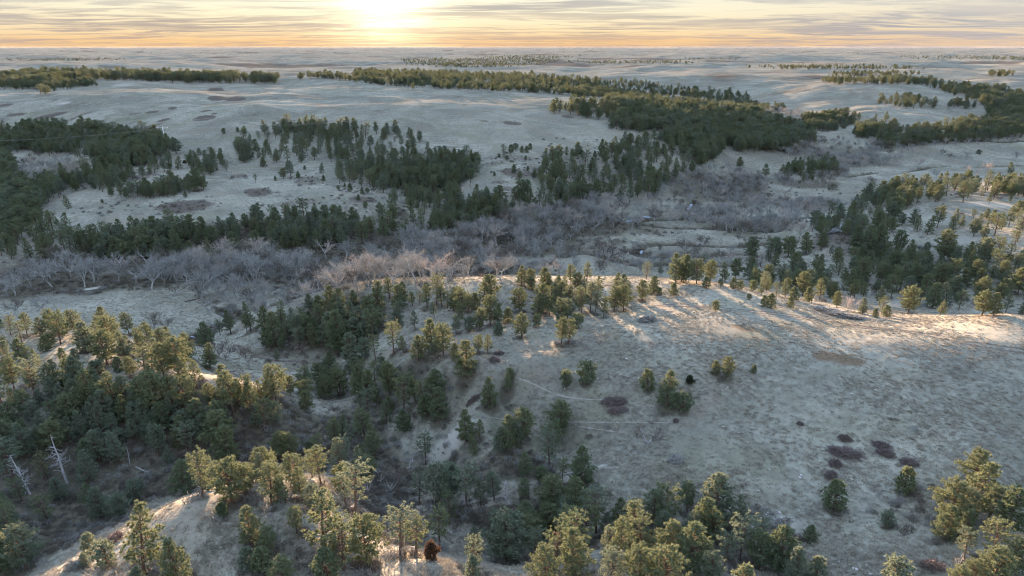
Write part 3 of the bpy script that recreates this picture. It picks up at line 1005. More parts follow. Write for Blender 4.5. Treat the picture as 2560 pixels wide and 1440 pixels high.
def juniper_geo(seed, h=3.0, w=2.6):
    r = np.random.default_rng(seed)
    t, g = Geo(), Geo()
    t.tube([(0, 0, -.2), (0.05, 0, h * .4), (0, 0.05, h * .8)], [.14, .09, .03], 5)
    n = 330
    a = r.uniform(0, 6.28, n)
    s = r.uniform(0, 1, n) ** 0.8
    env = np.minimum(1, 0.6 + s * 1.2) * np.sqrt(np.maximum(0.03, 1 - s ** 2.2)) * (0.8 + 0.2 * np.sin(a * 3 + seed + 5 * s))
    q = w * .5 * env * r.uniform(0.45, 1.18, n) * (0.85 + 0.25 * np.sin(2 * a + 9 * s + seed))
    c = np.stack([np.cos(a) * q, np.sin(a) * q, s * h * 0.93 + 0.05], 1)
    ax = np.stack([np.cos(a) * .6, np.sin(a) * .6, np.full(n, .8)], 1)
    g.needles(c, ax, 12, 0.42, 0.06, r, 0.6)
    return t, g


class Kind:
    def __init__(self, h, w, parts, hue, form):
        self.h, self.w, self.parts, self.hue, self.form = h, w, parts, hue, form


MATS_PINE = {'olive': M_OLIVE, 'dark green': M_DARK, 'grey-green': M_GREY}


def pine_kinds():
    specs = [  # form, shape, width, base, density, dead
        ('broad', 'round', 0.70, 0.20, 1.15, 0), ('conical', 'cone', 0.58, 0.14, 1.1, 0), ('narrow', 'cone', 0.46, 0.18, 1.0, 0),
        ('round-topped', 'round', 0.58, 0.27, 1.0, 3), ('thin-crowned', 'flat', 0.54, 0.34, 0.72, 9), ('domed', 'dome', 0.62, 0.10, 1.15, 0),
        ('slender', 'dome', 0.42, 0.27, 0.95, 4), ('ragged', 'flat', 0.64, 0.20, 0.66, 6), ('spired', 'cone', 0.50, 0.10, 0.85, 0)]
    out = []
    for i, (form, shape, w, base, dens, dead) in enumerate(specs):
        tr, cr = pine_geo(100 + i, 10.0, w, base, shape, dens, 0.045, dead=dead)
        tm = tr.mesh('pine_trunk', [M_BARK, M_SNAG])
        for hue, mm in MATS_PINE.items():
            cm = cr.mesh('pine_crown', [mm])
            out.append(Kind(10.0, w * 10, [('trunk', tm), ('crown', cm)], hue, form))
    return out


PINES = pine_kinds()
FORMS = sorted({k.form for k in PINES})


def young_kinds():
    out = []
    for i, (form, shape, w, base) in enumerate([('bushy', 'dome', 0.72, 0.06), ('pointed', 'cone', 0.60, 0.08), ('round', 'round', 0.80, 0.16)]):
        tr, cr = pine_geo(200 + i, 4.0, w, base, shape, 0.95, 0.02, tuft=0.36, leafcount=14)
        tm = tr.mesh('young_pine_trunk', [M_BARK, M_SNAG])
        for hue, mm in MATS_PINE.items():
            out.append(Kind(4.0, w * 4, [('trunk', tm), ('crown', cr.mesh('young_pine_crown', [mm]))], hue, form))
    return out


YOUNG = young_kinds()
BARES = []
for i, (form, sp, li, fi, up, tw) in enumerate([('spreading', 1.0, 6, 0.20, 0.65, 0.8), ('round-crowned', 0.75, 6, 0.26, 0.85, 0.8), ('upright', 0.45, 5, 0.30, 1.1, 0.8),
                                                ('low forked', 1.2, 5, 0.08, 0.6, 0.7), ('gnarled', 1.1, 4, 0.22, 0.45, 0.5)]):
    tr, cr = bare_geo(300 + i, 10.0, sp, li, fi, tw, 4 if form != 'gnarled' else 2, up)
    tm = tr.mesh('bare_trunk', [M_GREYBARK])
    for hue, mm in (('grey', M_TWIG), ('pale tan', M_TWIGP), ('dark', M_BRUSH)):
        BARES.append(Kind(10.0, 9.0, [('trunk', tm), ('branches', cr.mesh('bare_branches', [mm]))], hue, form))

# ------------------------------------------------------------------ things
COUNT = {}


def thing(name, label, cat, loc, rotz=0.0, scale=(1, 1, 1), group=None):
    o = bpy.data.objects.new(name, None)
    o.empty_display_size = 0.5
    COL.objects.link(o)
    o.location = loc
    o.rotation_euler = (0, 0, rotz)
    o.scale = scale
    o['label'] = label
    o['category'] = cat
    if group:
        o['group'] = group
    return o


def child(name, mesh, parent, **kw):
    o = bpy.data.objects.new(name, mesh)
    COL.objects.link(o)
    o.parent = parent
    for k, v in kw.items():
        o[k] = v
    return o


def place_kind(name, kind, x, y, z, H, rot, label, cat, group, wf=1.0):
    s = H / kind.h
    t = thing(name, label, cat, (x, y, z), rot, (s * wf, s * wf, s), group)
    for pn, me in kind.parts:
        child(pn, me, t)
    return t


# ------------------------------------------------------------------ where trees stand in the photo: crop origin, crop scale, (x, top, foot, [code]) in crop pixels
# code letters: b broad c conical n narrow r round-topped t thin-crowned d domed s slender | o olive k dark green g grey-green | y young
FORM_CODE = {'b': 'broad', 'c': 'conical', 'n': 'narrow', 'r': 'round-topped', 't': 'thin-crowned', 'd': 'domed', 's': 'slender'}
HUE_CODE = {'o': 'olive', 'k': 'dark green', 'g': 'grey-green'}
TREES = [
 ((0, 680), 2.977, """80,320,470,bo 205,310,475,r 300,330,475,bo 410,280,470,ro 480,400,475,co 565,280,480,ro 640,370,600,dg 765,265,460,co 800,440,690,bo 850,330,600,ro
 965,305,470,r 1120,385,495,dk 965,470,640,dg 1040,420,560,o 1245,405,560,co 1225,540,790,bo 1330,500,760,bo 1410,455,650,co 1085,560,790,to 975,640,785,bo 890,640,740,dk
 1460,660,860,so 1550,370,560,ck 1565,530,720,ck 1720,290,460,nk 1640,350,470,ck 1870,230,440,nk 1840,330,450,ck 160,490,660,dk 215,560,700,dk 290,560,700,bk 380,465,560,bo
 345,480,590,s 30,480,640,bo 470,570,650,yk 205,670,840,to 60,710,840,bo 20,670,720,yo 405,650,800,dg 515,640,790,rg 560,580,650,y 575,660,750,t 680,740,840,bg 700,670,750,yk 740,670,760,y
 415,780,960,cg 300,860,1000,rk 100,850,1000,dk 180,880,1060,bk 525,915,1120,bo 440,930,1080,rg 860,740,1000,co 920,780,930,bg 1270,780,960,bo 1390,780,1020,bo 1300,900,1070,g
 700,925,1130,cg 800,870,1110,dg 930,920,1120,co 1020,980,1160,bg 1090,950,1180,cg 1160,980,1170,ng 1380,1040,1230,bg 1470,950,1190,dk 1560,840,990,bo 1630,970,1190,bk 1690,700,960,co
 1740,740,1050,so 1830,780,1000,ro 1880,830,1060,so 1790,800,1000,so 2060,690,970,ro 2165,780,920,bo 2020,740,930,co 2310,750,870,so 2370,770,880,s 2430,760,940,co 2520,720,920,ro
 2450,600,770,ck 2285,900,1020,so 2060,960,1150,g 1970,950,1180,to 1905,1010,1170,ng 310,1040,1250,cg 520,1080,1270,cg 740,1170,1320,bg 890,1180,1280,ng 1110,1090,1260,cg
 1690,1150,1430,do 2110,1200,1350,bo 2490,1105,1300,ro 20,1000,1200,ck 95,960,1140,dk 240,960,1120,rg 390,960,1130,k 620,1030,1220,cg 1000,1080,1240,ng 860,1060,1230,rg
 1975,250,430,co 2090,215,330,so 2305,155,280,bo 2375,190,280,co 2470,100,300,co 2515,130,330,co 2050,310,560,co 2180,260,380,o 2230,330,520,bg 2300,300,430,co 2150,370,510,t
 2450,310,540,dg 2350,340,500,ck 2055,560,665,sg 2540,290,600,ck 2100,480,590,dg 1990,400,560,ck 2400,250,420,ro 1220,960,1180,k 1510,1060,1250,g 1330,1080,1240,k 60,1090,1280,dk 180,1100,1300,k"""),
 ((850, 620), 2.977, """110,310,430,bo 280,250,470,co 370,220,380,so 205,370,520,o 60,400,620,cg 130,440,650,cg 210,450,680,ng 260,430,600,ck 310,440,600,k 170,560,700,g 95,640,860,dg
 425,410,590,cg 250,530,660,ng 185,680,820,g 20,380,600,cg 560,470,610,sg 590,320,420,so 540,320,430,o 650,280,450,so 720,210,420,to 760,290,440,ro 800,330,450,so 880,300,460,bo 845,360,470,o
 955,340,480,ro 1000,350,450,so 915,350,450,co 885,410,570,so 865,500,640,sg 960,530,620,s 1125,215,400,bo 1350,140,280,co 1415,165,290,bo 1425,225,310,yo 1540,195,290,r 1720,130,280,r
 1620,200,300,o 1670,200,310,b 1770,190,320,bo 1830,210,330,bo 1335,310,480,bo 1505,280,480,bo 1640,250,400,r 1700,290,460,r 1860,260,480,rg 1800,310,500,t 1640,390,560,bo 1900,330,500,tg
 1960,370,520,sk 1560,380,500,ck 2060,180,290,bo 2040,300,470,bo 2110,290,470,b 2250,250,400,bo 2330,210,340,dk 2280,110,230,r 2390,115,200,nk 2500,50,260,ck 2540,60,250,sk 2480,270,350,yk 2380,300,350,yk
 1120,370,580,bo 1170,420,570,o 1040,470,610,bo 1250,460,560,yo 1350,500,670,bo 1460,510,590,yo 1700,540,720,ro 1645,530,730,ro 1755,500,600,sk 690,530,780,co 770,565,815,ro 715,680,825,sg
 585,650,835,co 400,560,790,to 265,655,840,to 470,660,780,so 855,720,815,so 1025,655,790,ro 1100,650,785,so 940,705,960,do 1265,905,980,yo 1240,940,1080,so 1105,980,1190,co 1680,930,1030,yk
 1840,870,1010,yk 2290,925,1060,yo 2430,930,1200,ck 2550,1100,1220,yk 1635,1155,1370,bo 1360,1210,1430,bo 1270,1260,1500,co 940,1220,1440,co 1040,1280,1420,so 145,880,1120,co 370,870,1100,bo
 475,960,1250,to 560,980,1150,r 720,920,1120,bk 640,1110,1250,yk 740,1050,1280,dk 210,1050,1250,tg 10,910,1110,ro 190,1210,1420,ro 690,960,1120,r 610,1000,1200,t 1310,1290,1480,rg 1180,1340,1520,cg
 30,560,780,ck 120,520,720,dg"""),
 ((1700, 560), 2.666, """20,210,390,ck 150,195,300,bo 110,245,400,bo 200,250,390,bo 300,260,390,o 370,240,370,bo 470,220,370,ck 470,95,240,bk 600,100,240,tk 720,90,220,bo 840,60,200,co 945,45,155,bo
 760,200,340,bo 660,150,220,sk 175,360,425,yo 270,375,415,yo 355,365,430,yo 400,385,440,yk 485,385,450,yk 460,470,505,yo 235,520,580,yo 560,485,550,yo 605,475,560,yo 540,385,480,o 735,490,560,yo
 600,330,400,yo 700,320,420,bo 640,385,490,o 700,380,490,so 760,430,510,yk 820,330,480,bo 850,430,520,ro 930,370,515,so 1020,380,500,bo 1040,450,560,ck 1130,400,500,ro 1215,490,600,bo 1220,385,480,ro
 1210,230,400,bo 1330,260,400,ro 1270,180,260,bk 1440,290,450,ro 1500,150,280,dg 1560,260,420,ro 1340,480,600,bk 1310,360,450,ro 1300,570,625,yo 1375,550,620,yo 1520,420,600,bo 1620,330,480,ro
 1600,200,260,bk 1680,390,560,dk 1730,500,610,bk 1750,50,250,bo 1810,130,250,bo 1730,270,430,bo 1800,330,450,r 1890,290,420,co 1830,240,380,ro 1920,230,350,bo 2040,90,190,bo 2140,80,160,bo 2230,40,150,bo
 2000,360,540,bo 2010,450,610,bo 2090,460,610,do 2170,450,590,ro 2060,270,400,bo 2140,250,400,bo 2220,190,330,bo 2250,300,470,bo 2290,210,350,ro 2280,510,610,b 2010,250,350,r 2150,320,430,co
 1170,20,190,dk 1240,10,220,ck 1320,0,200,dk 1450,50,200,bk 310,895,1030,bo 235,925,1000,yo 490,945,990,yo 1080,0,60,o 920,240,350,nk 1010,270,350,nk 1100,290,390,k"""),
 ((0, 1000), 2.977, """60,280,560,tg 110,300,600,tg 640,310,430,sk 740,220,460,dg 900,220,470,ng 1400,180,420,tg 1370,450,700,dk 1510,390,725,to 1730,450,770,bo 1840,480,700,bo 1960,370,600,bo
 2020,470,790,ro 2090,250,440,bo 2150,260,450,bo 2200,400,660,ro 2250,500,750,so 2390,370,640,to 2540,300,560,sg 2330,310,400,yk 760,640,890,dg 900,700,890,bg 1010,610,750,bg 450,570,740,dg
 200,930,1260,bg 50,960,1310,dk 1070,790,1300,no 1340,1010,1380,co 680,1000,1150,rg 800,1070,1240,bg 640,1150,1240,sg 1885,790,1080,do 2010,960,1160,ro 2410,690,1180,so 2210,790,990,ro 2530,870,1100,so
 1840,1110,1250,rg 1960,1120,1280,so 2110,1180,1400,bo 1660,770,860,yk 2440,1130,1330,sk 30,680,900,dk 80,760,950,dg 2080,600,760,rg 1250,340,500,ng 2330,640,830,g 1030,1260,1420,bg"""),
 ((850, 1000), 2.977, """640,270,480,tg 1655,450,600,to 1790,370,640,ck 1570,590,850,bo 1750,620,900,ro 1600,720,900,g 590,550,770,tg 740,470,780,rg 940,520,820,tg 1050,600,780,sg 1150,550,750,rg 840,480,650,dg
 120,500,860,tg 160,370,620,ng 20,300,540,tg 450,830,1160,tg 210,880,1240,bo 565,890,1160,to 745,850,1120,to 1235,870,1220,bg 1430,890,1180,to 1000,1030,1300,tg 990,1180,1330,bg 1745,990,1320,co
 1520,1110,1400,bo 2010,950,1200,rg 2000,1110,1400,rg 2420,1110,1460,bo 2230,1120,1420,bo 2460,970,1200,bg 2170,760,1040,tg 2310,690,1000,rg 1970,840,1020,sg 1380,600,760,rk 1150,840,1010,tg
 1500,510,600,yk 820,480,680,dg 1010,960,1130,sg"""),
 ((1700, 1000), 2.977, """50,630,830,rk 170,730,1080,dk 90,870,1120,rg 440,880,1200,tg 590,1000,1250,bk 230,1140,1370,bg 460,1260,1450,yo 860,1100,1380,dg 1010,1180,1360,bg 1145,615,820,yk 1660,510,690,yo
 1540,845,945,yg 960,945,1050,yk 2170,370,660,bo 1990,590,920,bo 2280,610,920,ro 1960,780,1040,dk 2310,880,1220,to 2110,960,1200,t 2480,1030,1300,bk 2310,1100,1400,bo 2160,1180,1420,bo 2050,1230,1450,b
 1600,1200,1400,bg 2120,640,900,r 2100,800,1040,dk 240,820,1100,rk 330,1000,1250,tg"""),
 ((0, 250), 2.823, """487,665,770,ck 345,775,885,nk 410,845,885,yk 320,635,730,bg 575,500,610,b 785,625,680,yk 725,705,730,yk 855,615,690,ck 945,580,690,dk 1055,575,690,dk 1140,530,640,bk 1220,515,600,nk
 1395,490,640,bk 1265,570,650,bk 1310,645,685,yk 1255,390,490,co 1160,410,510,so 1115,450,500,ck 1195,450,495,yk 1600,420,500,ck 1805,525,585,dk 1860,415,470,yo 2055,430,550,n 2000,480,555,bk 2150,465,490,yk
 2265,440,520,n 2285,535,570,yk 2390,605,635,yk 2105,510,550,yk 1580,205,240,yk 1678,195,225,yk 1725,190,235,yk 1945,540,570,yk 1210,785,940,to 1290,815,950,sk 950,815,950,bo 1560,820,940,r 2305,780,900,nk
 1460,830,960,ro 1640,840,980,bg 2410,745,880,nk"""),
 ((850, 250), 2.823, """1155,310,385,co 1205,320,370,y 1238,312,355,y 1285,330,370,yo 1318,330,370,yo 1340,310,350,yo 1680,295,400,co 1640,350,395,yk 1705,350,405,ck 1800,365,405,yk 1870,360,450,so 1175,395,425,yk
 1310,395,420,yk 1125,380,405,yk 1230,460,515,yk 1270,500,580,bk 1325,470,500,yk 1370,500,545,yk 1090,510,535,yk 1300,595,640,yk 1255,655,700,yk 1345,630,700,dk 70,595,645,yk 155,625,665,yk 195,625,660,yk
 130,670,705,yk 180,720,760,yk 35,590,615,yk 1490,460,580,bo 1550,400,520,bo"""),
 ((1700, 250), 2.823, """2335,435,535,ck 420,400,475,ck 605,450,555,nk 1275,180,245,dk 1250,100,160,rk 1365,95,165,rk 1450,80,150,r 1040,120,190,bk 640,40,85,dk 560,35,65,yk 2180,660,730,b 2330,665,730,b
 1800,620,720,r 1510,690,850,bo 1600,630,760,bo 2070,770,840,r"""),
]
# leafless trees seen singly
BARE_TREES = [
 ((0, 250), 2.823, "1070,1150,1340,rg 1420,1190,1400,rg 1580,1240,1400,sg 1690,1230,1410,ug 1800,1110,1320,ug 370,1140,1320,rg 110,1200,1380,sg 600,1140,1320,ug 660,1100,1290,ug 2110,1060,1280,ug 2300,1200,1330,ug 1280,1090,1260,rg 180,1180,1310,u 2060,1080,1270,rg"),
 ((850, 250), 2.823, "1885,960,1160,sk 1810,980,1110,uk 2005,1030,1145,rk 1490,1110,1225,nk 1660,1000,1110,sk 2180,1060,1145,uk 2100,1120,1240,rg 1350,1100,1210,sg 1230,1090,1200,sg 1540,990,1100,ug 480,1060,1160,rp 1010,760,1000,u 1110,870,1030,rp 1300,860,1030,rg 870,870,960,rp 1790,1170,1230,nk 1050,1090,1240,sg 650,930,1090,rp"),
 ((1700, 250), 2.823, "1340,535,625,rk 1080,590,650,bk 1580,545,610,rg 1855,340,390,sk 1905,375,435,uk 2025,355,405,sg 2375,360,430,rg 905,665,740,sk 1070,685,770,sk 560,740,850,rg 810,745,830,sg 720,820,920,sk 330,800,930,ug 265,860,960,rk 145,930,1050,sk 40,960,1080,sk 1210,680,760,ug 1810,480,545,sg 1680,390,470,sp 1560,370,420,sg 840,850,980,rp 2150,440,530,rp 2060,450,530,bp 1530,400,470,bp"),
 ((0, 680), 2.977, "110,180,320,sk 330,150,290,sg 1140,290,440,rk 1240,330,430,sk 1850,550,720,uk 2310,80,240,rg 1500,60,190,sk 1570,180,260,nk 1900,130,230,rg 1630,480,640,bk 1680,520,660,bk"),
 ((1700, 560), 2.666, "1110,480,590,rp 560,200,330,bk 620,250,340,bk"),
 ((850, 1000), 2.977, "2290,140,340,bk 370,520,700,bk 1350,770,900,bp 560,830,1000,up 480,1000,1140,uk 300,470,620,bk"),
]
BARE_CODE = {'r': 'round-crowned', 's': 'spreading', 'u': 'upright', 'b': 'low forked', 'n': 'gnarled'}
BARE_HUE = {'g': 'grey', 'p': 'pale tan', 'k': 'dark'}
SNAGS = [  # u, top v, foot v, lean, label
 (168, 1080, 1208, -0.10, 'bare silver-grey dead pine leaning left in the dark ravine wood, tallest snag'),
 (325, 1117, 1160, 0.0, 'short broken grey stub standing right of the tall silver snag'),
 (1265, 1200, 1262, 0.0, 'pale bleached dead pine on the narrow ridge path above the shaded gully'),
 (1453, 1286, 1332, 0.06, 'small pale snag below the pair of yellow-topped pines at the lower centre'),
 (1108, 1222, 1252, 0.25, 'small forked dead tree leaning beside the ridge path, left of the bleached snag'),
 (1082, 1262, 1292, -0.1, 'little pale dead tree at the mouth of the central gully'),
 (1022, 1132, 1180, 0.3, 'twisted pale dead tree on the gully lip left of the bare spur'),
 (1012, 840, 870, 0.2, 'white dead branchy tree beside the pines on the middle ridge'),
 (75, 1130, 1235, -0.22, 'grey leaning dead trunk at the left edge, left of the tall silver snag'),
]
# places used to describe a tree: (u, v of the feet, words)
PLACES = [
 (70, 840, 'on the sunlit left ridge by the photo edge'), (250, 840, 'on the left ridge beside the frosted meadow'), (330, 905, 'on the crown of the left ridge'),
 (450, 930, 'in the yellow-lit clump crowning the left ridge'), (90, 905, 'in the grassy gap of the left ridge'), (200, 965, 'below the grassy gap of the left ridge'),
 (50, 1030, 'on the shady slope at the far left'), (170, 1050, 'above the tall silver snag'), (280, 1080, 'on the shaded slope right of the silver snag'),
 (400, 1060, 'at the head of the shaded slope'), (440, 1030, 'under the lit clump of the left ridge'), (530, 1060, 'on the dark slope below the pink-lit bank'),
 (610, 1020, 'on the pink-lit bank over the hollow'), (690, 1005, 'at the lip of the frosty hollow'), (800, 970, 'along the pale bench right of the hollow'),
 (520, 880, 'at the creek bend below the left ridge'), (600, 830, 'by the creek at the mouth of the hollow'), (690, 850, 'at the foot of the wooded spur'),
 (790, 790, 'on the tip of the wooded spur'), (760, 850, 'on the shaded face of the wooded spur'), (870, 830, 'in the dark bowl of the wooded spur'),
 (950, 770, 'along the top of the wooded spur'), (860, 905, 'at the foot of the dark bowl'), (1050, 770, 'where the wooded spur meets the middle ridge'),
 (1120, 770, 'left of the small round knoll'), (1150, 830, 'beside the rutted track below the round knoll'), (1010, 895, 'on the glowing lip of the middle ridge'),
 (1110, 895, 'in the lit grove on the middle ridge'), (1180, 885, 'on the saddle of the middle ridge'), (1310, 720, 'behind the small round knoll'),
 (1300, 790, 'in front of the small round knoll'), (1400, 790, 'in the grove right of the round knoll'), (1490, 780, 'at the left end of the main hilltop'),
 (1420, 720, 'on the back edge of the hilltop grove'), (1410, 860, 'alone at the sunlit edge of the main hill'), (1300, 845, 'on the shoulder below the round knoll'),
 (1560, 775, 'beside the pink rock on the hilltop'), (1640, 740, 'at the back of the lit hilltop'), (1680, 700, 'over the creek flats behind the hilltop'),
 (1780, 710, 'on the far brow of the main hill'), (1790, 775, 'beside the two-track on the open hilltop'), (1920, 765, 'where the pines meet the lit hilltop'),
 (1900, 640, 'on the creek-side slope left of the brown mound'), (1990, 630, 'on the shoulder of the brown mound'), (1980, 690, 'in the hollow below the brown mound'),
 (2010, 740, 'in the strip along the lit hilltop'), (2090, 760, 'in the hollow behind the two-track'), (2180, 640, 'in the dark clump right of the brown mound'),
 (2200, 710, 'on the middle slope of the right-hand wood'), (2190, 790, 'at the hilltop edge beside the brush pocket'), (2270, 780, 'above the bend of the two-track'),
 (2290, 740, 'in the wood above the two-track bend'), (2360, 650, 'on the pale slope of the right-hand wood'), (2390, 720, 'in the open right-hand wood'),
 (2450, 790, 'along the brow at the right edge'), (2500, 720, 'in the right-hand wood by the photo edge'), (2520, 620, 'on the upper slope by the right edge'),
 (2480, 680, 'on the mid slope by the right edge'),
 (1220, 1010, 'on the open slope under the middle ridge'), (1010, 1010, 'on the brushy face under the middle ridge'), (920, 985, 'at the left end of the middle ridge'),
 (1090, 1030, 'in the brushy draw under the middle ridge'), (920, 1090, 'on the ravine rim in the centre'), (1090, 1060, 'beside the bare spur'),
 (1400, 1080, 'alone on the cattle trail'), (1290, 1120, 'in the clump on the bare spur'), (1170, 1100, 'on the pale face of the bare spur'),
 (1270, 930, 'on the slope below the saddle'), (1440, 960, 'on the open grass of the main hill'), (1650, 1010, 'in the dark clump on the grass slope'),
 (1810, 940, 'on the wide grass slope by the rusty patch'), (1140, 1260, 'along the narrow ridge path'), (1050, 1250, 'at the near end of the ridge path'),
 (1180, 1260, 'on the ridge path left of the bleached snag'), (1420, 1200, 'where the ridge path meets the hill'), (1400, 1290, 'in the clump under the ridge path'),
 (870, 1180, 'on the ravine floor in the centre'), (900, 1290, 'on the right side of the dark ravine'), (830, 1190, 'at the right end of the near knoll'),
 (700, 1210, 'on the crest of the near knoll'), (580, 1250, 'on the crest of the near bare knoll'), (510, 1240, 'at the left end of the knoll row'),
 (460, 1240, 'beside the bare knoll top'), (560, 1160, 'in the ravine behind the near knoll'), (700, 1150, 'behind the crest of the near knoll'),
 (300, 1290, 'in the ravine left of the bare knoll'), (250, 1150, 'right of the tall silver snag'), (140, 1250, 'under the tall silver snag'),
 (30, 1190, 'at the left edge by the leaning dead trunk'), (60, 1430, 'in the bottom left corner'), (20, 1310, 'at the left edge over the ravine'),
 (250, 1410, 'on the eroded bank of the near knoll'), (360, 1430, 'on the bare knoll by the bottom edge'), (450, 1450, 'at the bottom edge of the bare knoll'),
 (640, 1360, 'on the right flank of the bare knoll'), (810, 1390, 'on the near flank over the ravine'), (680, 1430, 'in the thicket at the bottom edge'),
 (800, 1430, 'at the bottom edge left of the pale hump'), (920, 1410, 'at the left foot of the pale hump'), (1010, 1380, 'between ravine mouth and pale hump'),
 (1080, 1380, 'behind the pale hump by the rusty bush'), (1190, 1420, 'right of the pale hump'), (1270, 1400, 'in the lower thicket'),
 (1330, 1390, 'in the lower thicket beside a dark gap'), (1370, 1450, 'at the bottom edge below centre'), (1440, 1440, 'at the bottom edge below centre'),
 (1530, 1440, 'at the bottom edge under the grass slope'), (1640, 1460, 'in the bright row on the bottom edge'), (1520, 1370, 'in the shaded grove under the grass slope'),
 (1630, 1340, 'in the shaded grove under the grass slope'), (1750, 1360, 'in the dark grove below the grass slope'), (1850, 1400, 'at the right end of the dark grove'),
 (2000, 1450, 'at the bottom edge of the grass slope'), (2085, 1270, 'alone on the lower grass slope'), (2255, 1230, 'alone on the right grass slope'),
 (2030, 1350, 'alone low on the grass slope'), (2430, 1220, 'at the top of the right corner clump'), (2370, 1320, 'in the lit right corner clump'),
 (2450, 1400, 'in the bottom right corner clump'), (2400, 1460, 'at the bottom right edge'), (2240, 1460, 'at the bottom edge right of the grass slope'),
 (175, 520, 'on the pale upland at the left'), (130, 560, 'at the upland wood edge on the left'), (340, 490, 'in the row on the upland meadow'), (480, 460, 'on the upland knob'),
 (430, 430, 'on the small upland crest'), (640, 450, 'along the upland ruts'), (720, 440, 'on the pale upland shelf'), (800, 430, 'at the edge of the sunlit upland wood'),
 (590, 330, 'on the upper prairie by the sunlit wood'), (450, 590, 'above the grey cottonwoods'), (550, 590, 'above the grey cottonwoods'), (830, 570, 'in the bank wood above the creek'),
 (1280, 380, 'on the open prairie shelf in the centre'), (1300, 440, 'among dark patches on the prairie shelf'), (1310, 490, 'at the foot of the prairie shelf'),
 (1450, 390, 'at the top of the central wood'), (1510, 405, 'between the two central woods'), (880, 490, 'on the brown patch beside the central draw'), (1390, 450, 'in the central wood'),
 (1850, 420, 'on the far side of the creek flats'), (1910, 440, 'by the grey thicket on the creek flats'), (2150, 330, 'on the far valley side'), (2200, 310, 'on the far valley side'),
 (1930, 275, 'in the far side valley'), (2530, 440, 'at the right edge above the creek'), (2300, 500, 'on the shaded ridge at the right'), (2500, 510, 'on the pale ridge at the right'),
 (2240, 540, 'on the lower end of the right ridge'),
]
